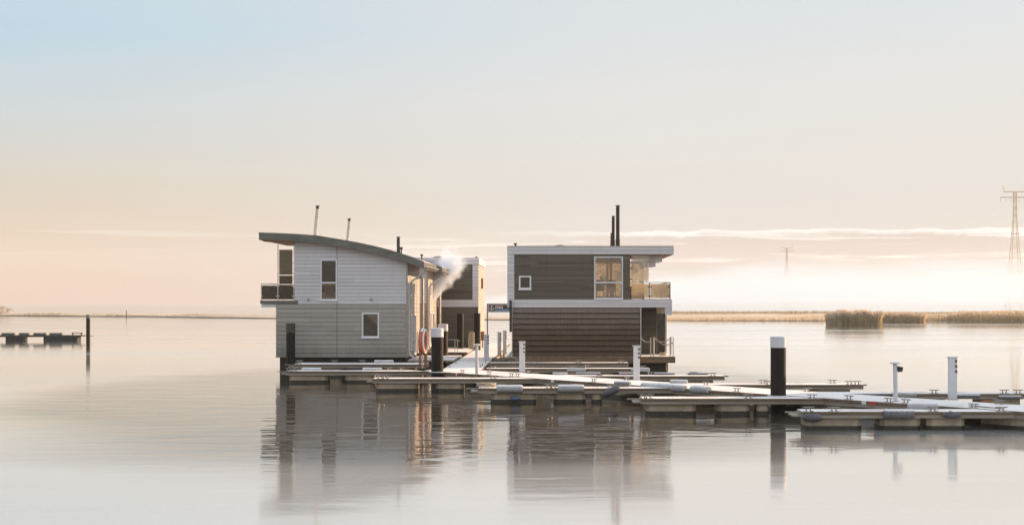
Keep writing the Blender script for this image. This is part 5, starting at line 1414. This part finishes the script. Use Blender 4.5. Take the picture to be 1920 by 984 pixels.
roll('first white frosted fender on the finger with the rope heap', *on_finger(931, 980, 46.95, 0.13, -0.01), 0.135, 'fender_frost', seed=1)
roll('second white frosted fender on the finger, nearer the oval hanging fender', *on_finger(1046, 1095, 46.95, 0.13, 0.0), 0.135, 'fender_frost', seed=2)
a, b = fpt(1206, -0.02), fpt(1286, -0.02)
roll('longest white wrapped fender on the sunlit walkway edge', (*a, ZD + 0.0), (*b, ZD + 0.0), 0.135, 'fender_frost', dent=0.12, seed=3)
a, b = fpt(1298, -0.02), fpt(1331, -0.02)
roll('short white fender right after the longest one on the walkway edge', (*a, ZD + 0.0), (*b, ZD + 0.0), 0.135, 'fender_frost', seed=4)
roll('thin white fender near the tip of the finger under the grey house', *on_finger(566, 602, 58.5, 0.1, 0.02, True), 0.09, 'fender_frost', seed=5)
roll('thin white fender midway along the finger under the grey house', *on_finger(680, 716, 58.5, 0.1, 0.02, True), 0.09, 'fender_frost', seed=6)
roll('white fender close against the hull of the grey house', *on_finger(702, 738, 63.2, 0.1, 0.12, True, 1.75), 0.08, 'fender_frost', seed=7)
a = (at(1153, 45.9), 48.1, ZD + 0.10); b = (at(1183, 47.6), 47.3, ZD + 0.10)
roll('grey open ended fender lying on the sunlit walkway', (at(1153, 47.9), 47.9, ZD + 0.095), (at(1182, 47.6), 47.6, ZD + 0.095), 0.095, 'fender_grey', seed=8)
roll('dark grey spirally wrapped roll fender on the nearest finger', *on_finger(1657, 1714, 36.95, 0.13, -0.05), 0.135, 'fender_grey', ribs=6, seed=9)
roll('white fender at the root of the nearest finger', (at(1702, 38.0), 38.0, ZD + 0.06), (at(1757, 37.9), 37.9, ZD + 0.06), 0.10, 'fender_frost', seed=10)
roll('white fender behind the slim lamp with the floodlight', *on_finger(1673, 1718, 44.15, 0.1, -0.02), 0.09, 'fender_frost', seed=11)
for i, (x0, x1, c, lb) in enumerate([(1036, 1064, 'fender_frost', 'pale ribbed fender first in the row beyond the sunlit walkway'), (1080, 1126, 'fender_grey', 'ribbed grey fender second in the row beyond the sunlit walkway'),
                                     (1160, 1191, 'fender_grey', 'ribbed grey fender half hidden behind the pedestal by the shingle wall'), (1226, 1265, 'fender_grey', 'ribbed fender in front of the rope railed deck'),
                                     (1289, 1328, 'fender_grey', 'ribbed dark fender last in the row, against bright water')]):
    roll(lb, (at(x0, 55.6), 55.55, ZD + 0.03), (at(x1, 55.6), 55.55, ZD + 0.03), 0.055, c, ribs=7, seed=20 + i)
roll('white fender lying at the root of the ribbed fender finger', (at(1256, 49.9), 49.75, ZD + 0.05), (at(1289, 49.6), 49.6, ZD + 0.05), 0.075, 'fender_frost', seed=30)
roll('grey fender right behind the lone pedestal', *on_finger(1792, 1838, 44.15, 0.1, -0.06), 0.055, 'fender_grey', seed=31)
roll('pale grey fender at the right edge below two cleats', *on_finger(1872, 1915, 44.15, 0.1, -0.10), 0.06, 'fender_grey', ribs=8, seed=32)
for i, (x0, x1, lb) in enumerate([(1063, 1098, 'long white box fender on the sunlit finger by the shingled house'), (1183, 1218, 'white box fender at the end of the sunlit finger')]):
    Y = 60.74; m = MB(); m.box(at(x0, Y), at(x1, Y), Y - 0.07, Y + 0.05, ZD - 0.14, ZD + 0.02)
    c = ((at(x0, Y) + at(x1, Y)) / 2, Y, ZD)
    tag(m.build('box_fender', M['white_paint'], None, c, bevel=0.03), lb, 'fender', 'white box fenders')


def oval(label, p0, p1, r_, line_to):
    p0 = Vector(p0); p1 = Vector(p1)
    t = thing('oval_fender', label, 'fender', tuple((p0 + p1) / 2), 'dark oval fenders')
    m = MB(); n = 16; L = (p1 - p0).length; pts, rad = [], []
    for i in range(n + 1):
        u = -1 + 2 * i / n; pts.append(p0.lerp(p1, i / n)); rad.append(max(0.025, r_ * (1 - abs(u) ** 2.6) ** 0.5))
    m.tube(pts, rad, 18); m.build('body', M['fender_rubber'], t)
    m = MB(); m.tube([p1, p1.lerp(Vector(line_to), 0.5) + Vector((0, 0, 0.02)), line_to], 0.012, 5); m.tube([p0, p0.lerp(Vector(line_to), 0.5), line_to], 0.012, 5); m.build('rope', M['rope_dark'], t)


Y = 46.85
oval('dark oval fender hanging tilted from the finger with white fenders', (at(1130, Y), Y - 0.03, 0.26), (at(1162, Y), Y - 0.03, 0.52), 0.13, (at(1153, Y), Y + 0.12, ZD + 0.02))
Y = 36.85
oval('dark oval fender hanging level at the tip of the nearest finger', (at(1505, Y), Y - 0.02, 0.345), (at(1541, Y), Y - 0.02, 0.335), 0.115, (at(1524, Y), Y + 0.12, ZD + 0.0))
oval('dark oval fender under the roots of the nearest finger', (at(1766, Y), Y - 0.02, 0.42), (at(1802, Y), Y - 0.02, 0.40), 0.085, (at(1784, Y), Y + 0.12, ZD + 0.0))
Y = 46.98; m = MB(); m.tube([(at(957, Y), Y - 0.02, 0.15), (at(960, Y), Y - 0.02, 0.15), (at(973, Y), Y - 0.02, 0.15), (at(976, Y), Y - 0.02, 0.15)], [0.05, 0.075, 0.075, 0.05], 12)
tag(m.build('blue_buoy', M['blue'], None, (at(966, Y), Y, 0.15)), 'small blue buoy floating beside the finger with white fenders', 'buoy')
Y = 49.02; m = MB(); m.box(at(1521, Y), at(1536, Y), Y - 0.02, Y + 0.1, 0.12, 0.30)
tag(m.build('orange_buoy', M['rust'], None, (at(1528, Y), Y, 0.2), bevel=0.04), 'orange block float beside the stained finger behind the tallest pile', 'buoy')
Y = 44.15; m = MB(); m.box(at(1838, Y), at(1858, Y), Y - 0.06, Y + 0.05, 0.10, 0.30)
tag(m.build('orange_buoy', M['rust'], None, (at(1848, Y), Y, 0.2), bevel=0.05), 'rusty red block float below the finger at the right edge', 'buoy')

# ------------------------------------------------------------------ distant jetty at the left
YJL = 122.0
t = thing('distant_jetty', 'low dark jetty far out on the left water with green fenders', 'jetty', (at(70, YJL), YJL, 0))
m = MB(); m.box(at(-260, YJL), at(156, YJL), YJL, YJL + 1.2, 0.40, 0.46); m.build('deck', M['beam_wood'], t)
m = MB(); m.box(at(-260, YJL), at(152, YJL), YJL - 0.04, YJL - 0.002, 0.30, 0.41); m.build('edge_beam', M['hull'], t)
for a, b in ((-120, -40), (10, 43), (81, 144)):
    m = MB(); m.box(at(a, YJL), at(b, YJL), YJL + 0.05, YJL + 1.1, -0.3, 0.298); m.build('float', M['hull'], t)
m = MB(); m.box(at(150, YJL), at(173, YJL), YJL + 0.2, YJL + 0.3, 0.36, 0.40); m.build('tip_bracket', M['hull'], t)
for i, (a, b, lb) in enumerate([(2, 27, 'green grey fender at the left edge on the distant jetty'), (35, 54, 'second green grey fender on the distant jetty'), (62, 86, 'third green grey fender on the distant jetty, near its middle'), (92, 116, 'green grey fender nearest the pile on the distant jetty')]):
    roll(lb, (at(a, YJL), YJL + 0.1, 0.56), (at(b, YJL), YJL + 0.1, 0.56), 0.11, 'fender_green', ribs=5, group='fenders on the distant jetty', seed=50 + i)
m = MB(); m.box(at(132, YJL), at(152, YJL), YJL + 0.3, YJL + 0.4, 0.62, 0.68)
for q in (134, 150): m.box(at(q, YJL) - 0.04, at(q, YJL) + 0.04, YJL + 0.3, YJL + 0.4, 0.46, 0.62)
m.build('cleat', M['hull'], t)
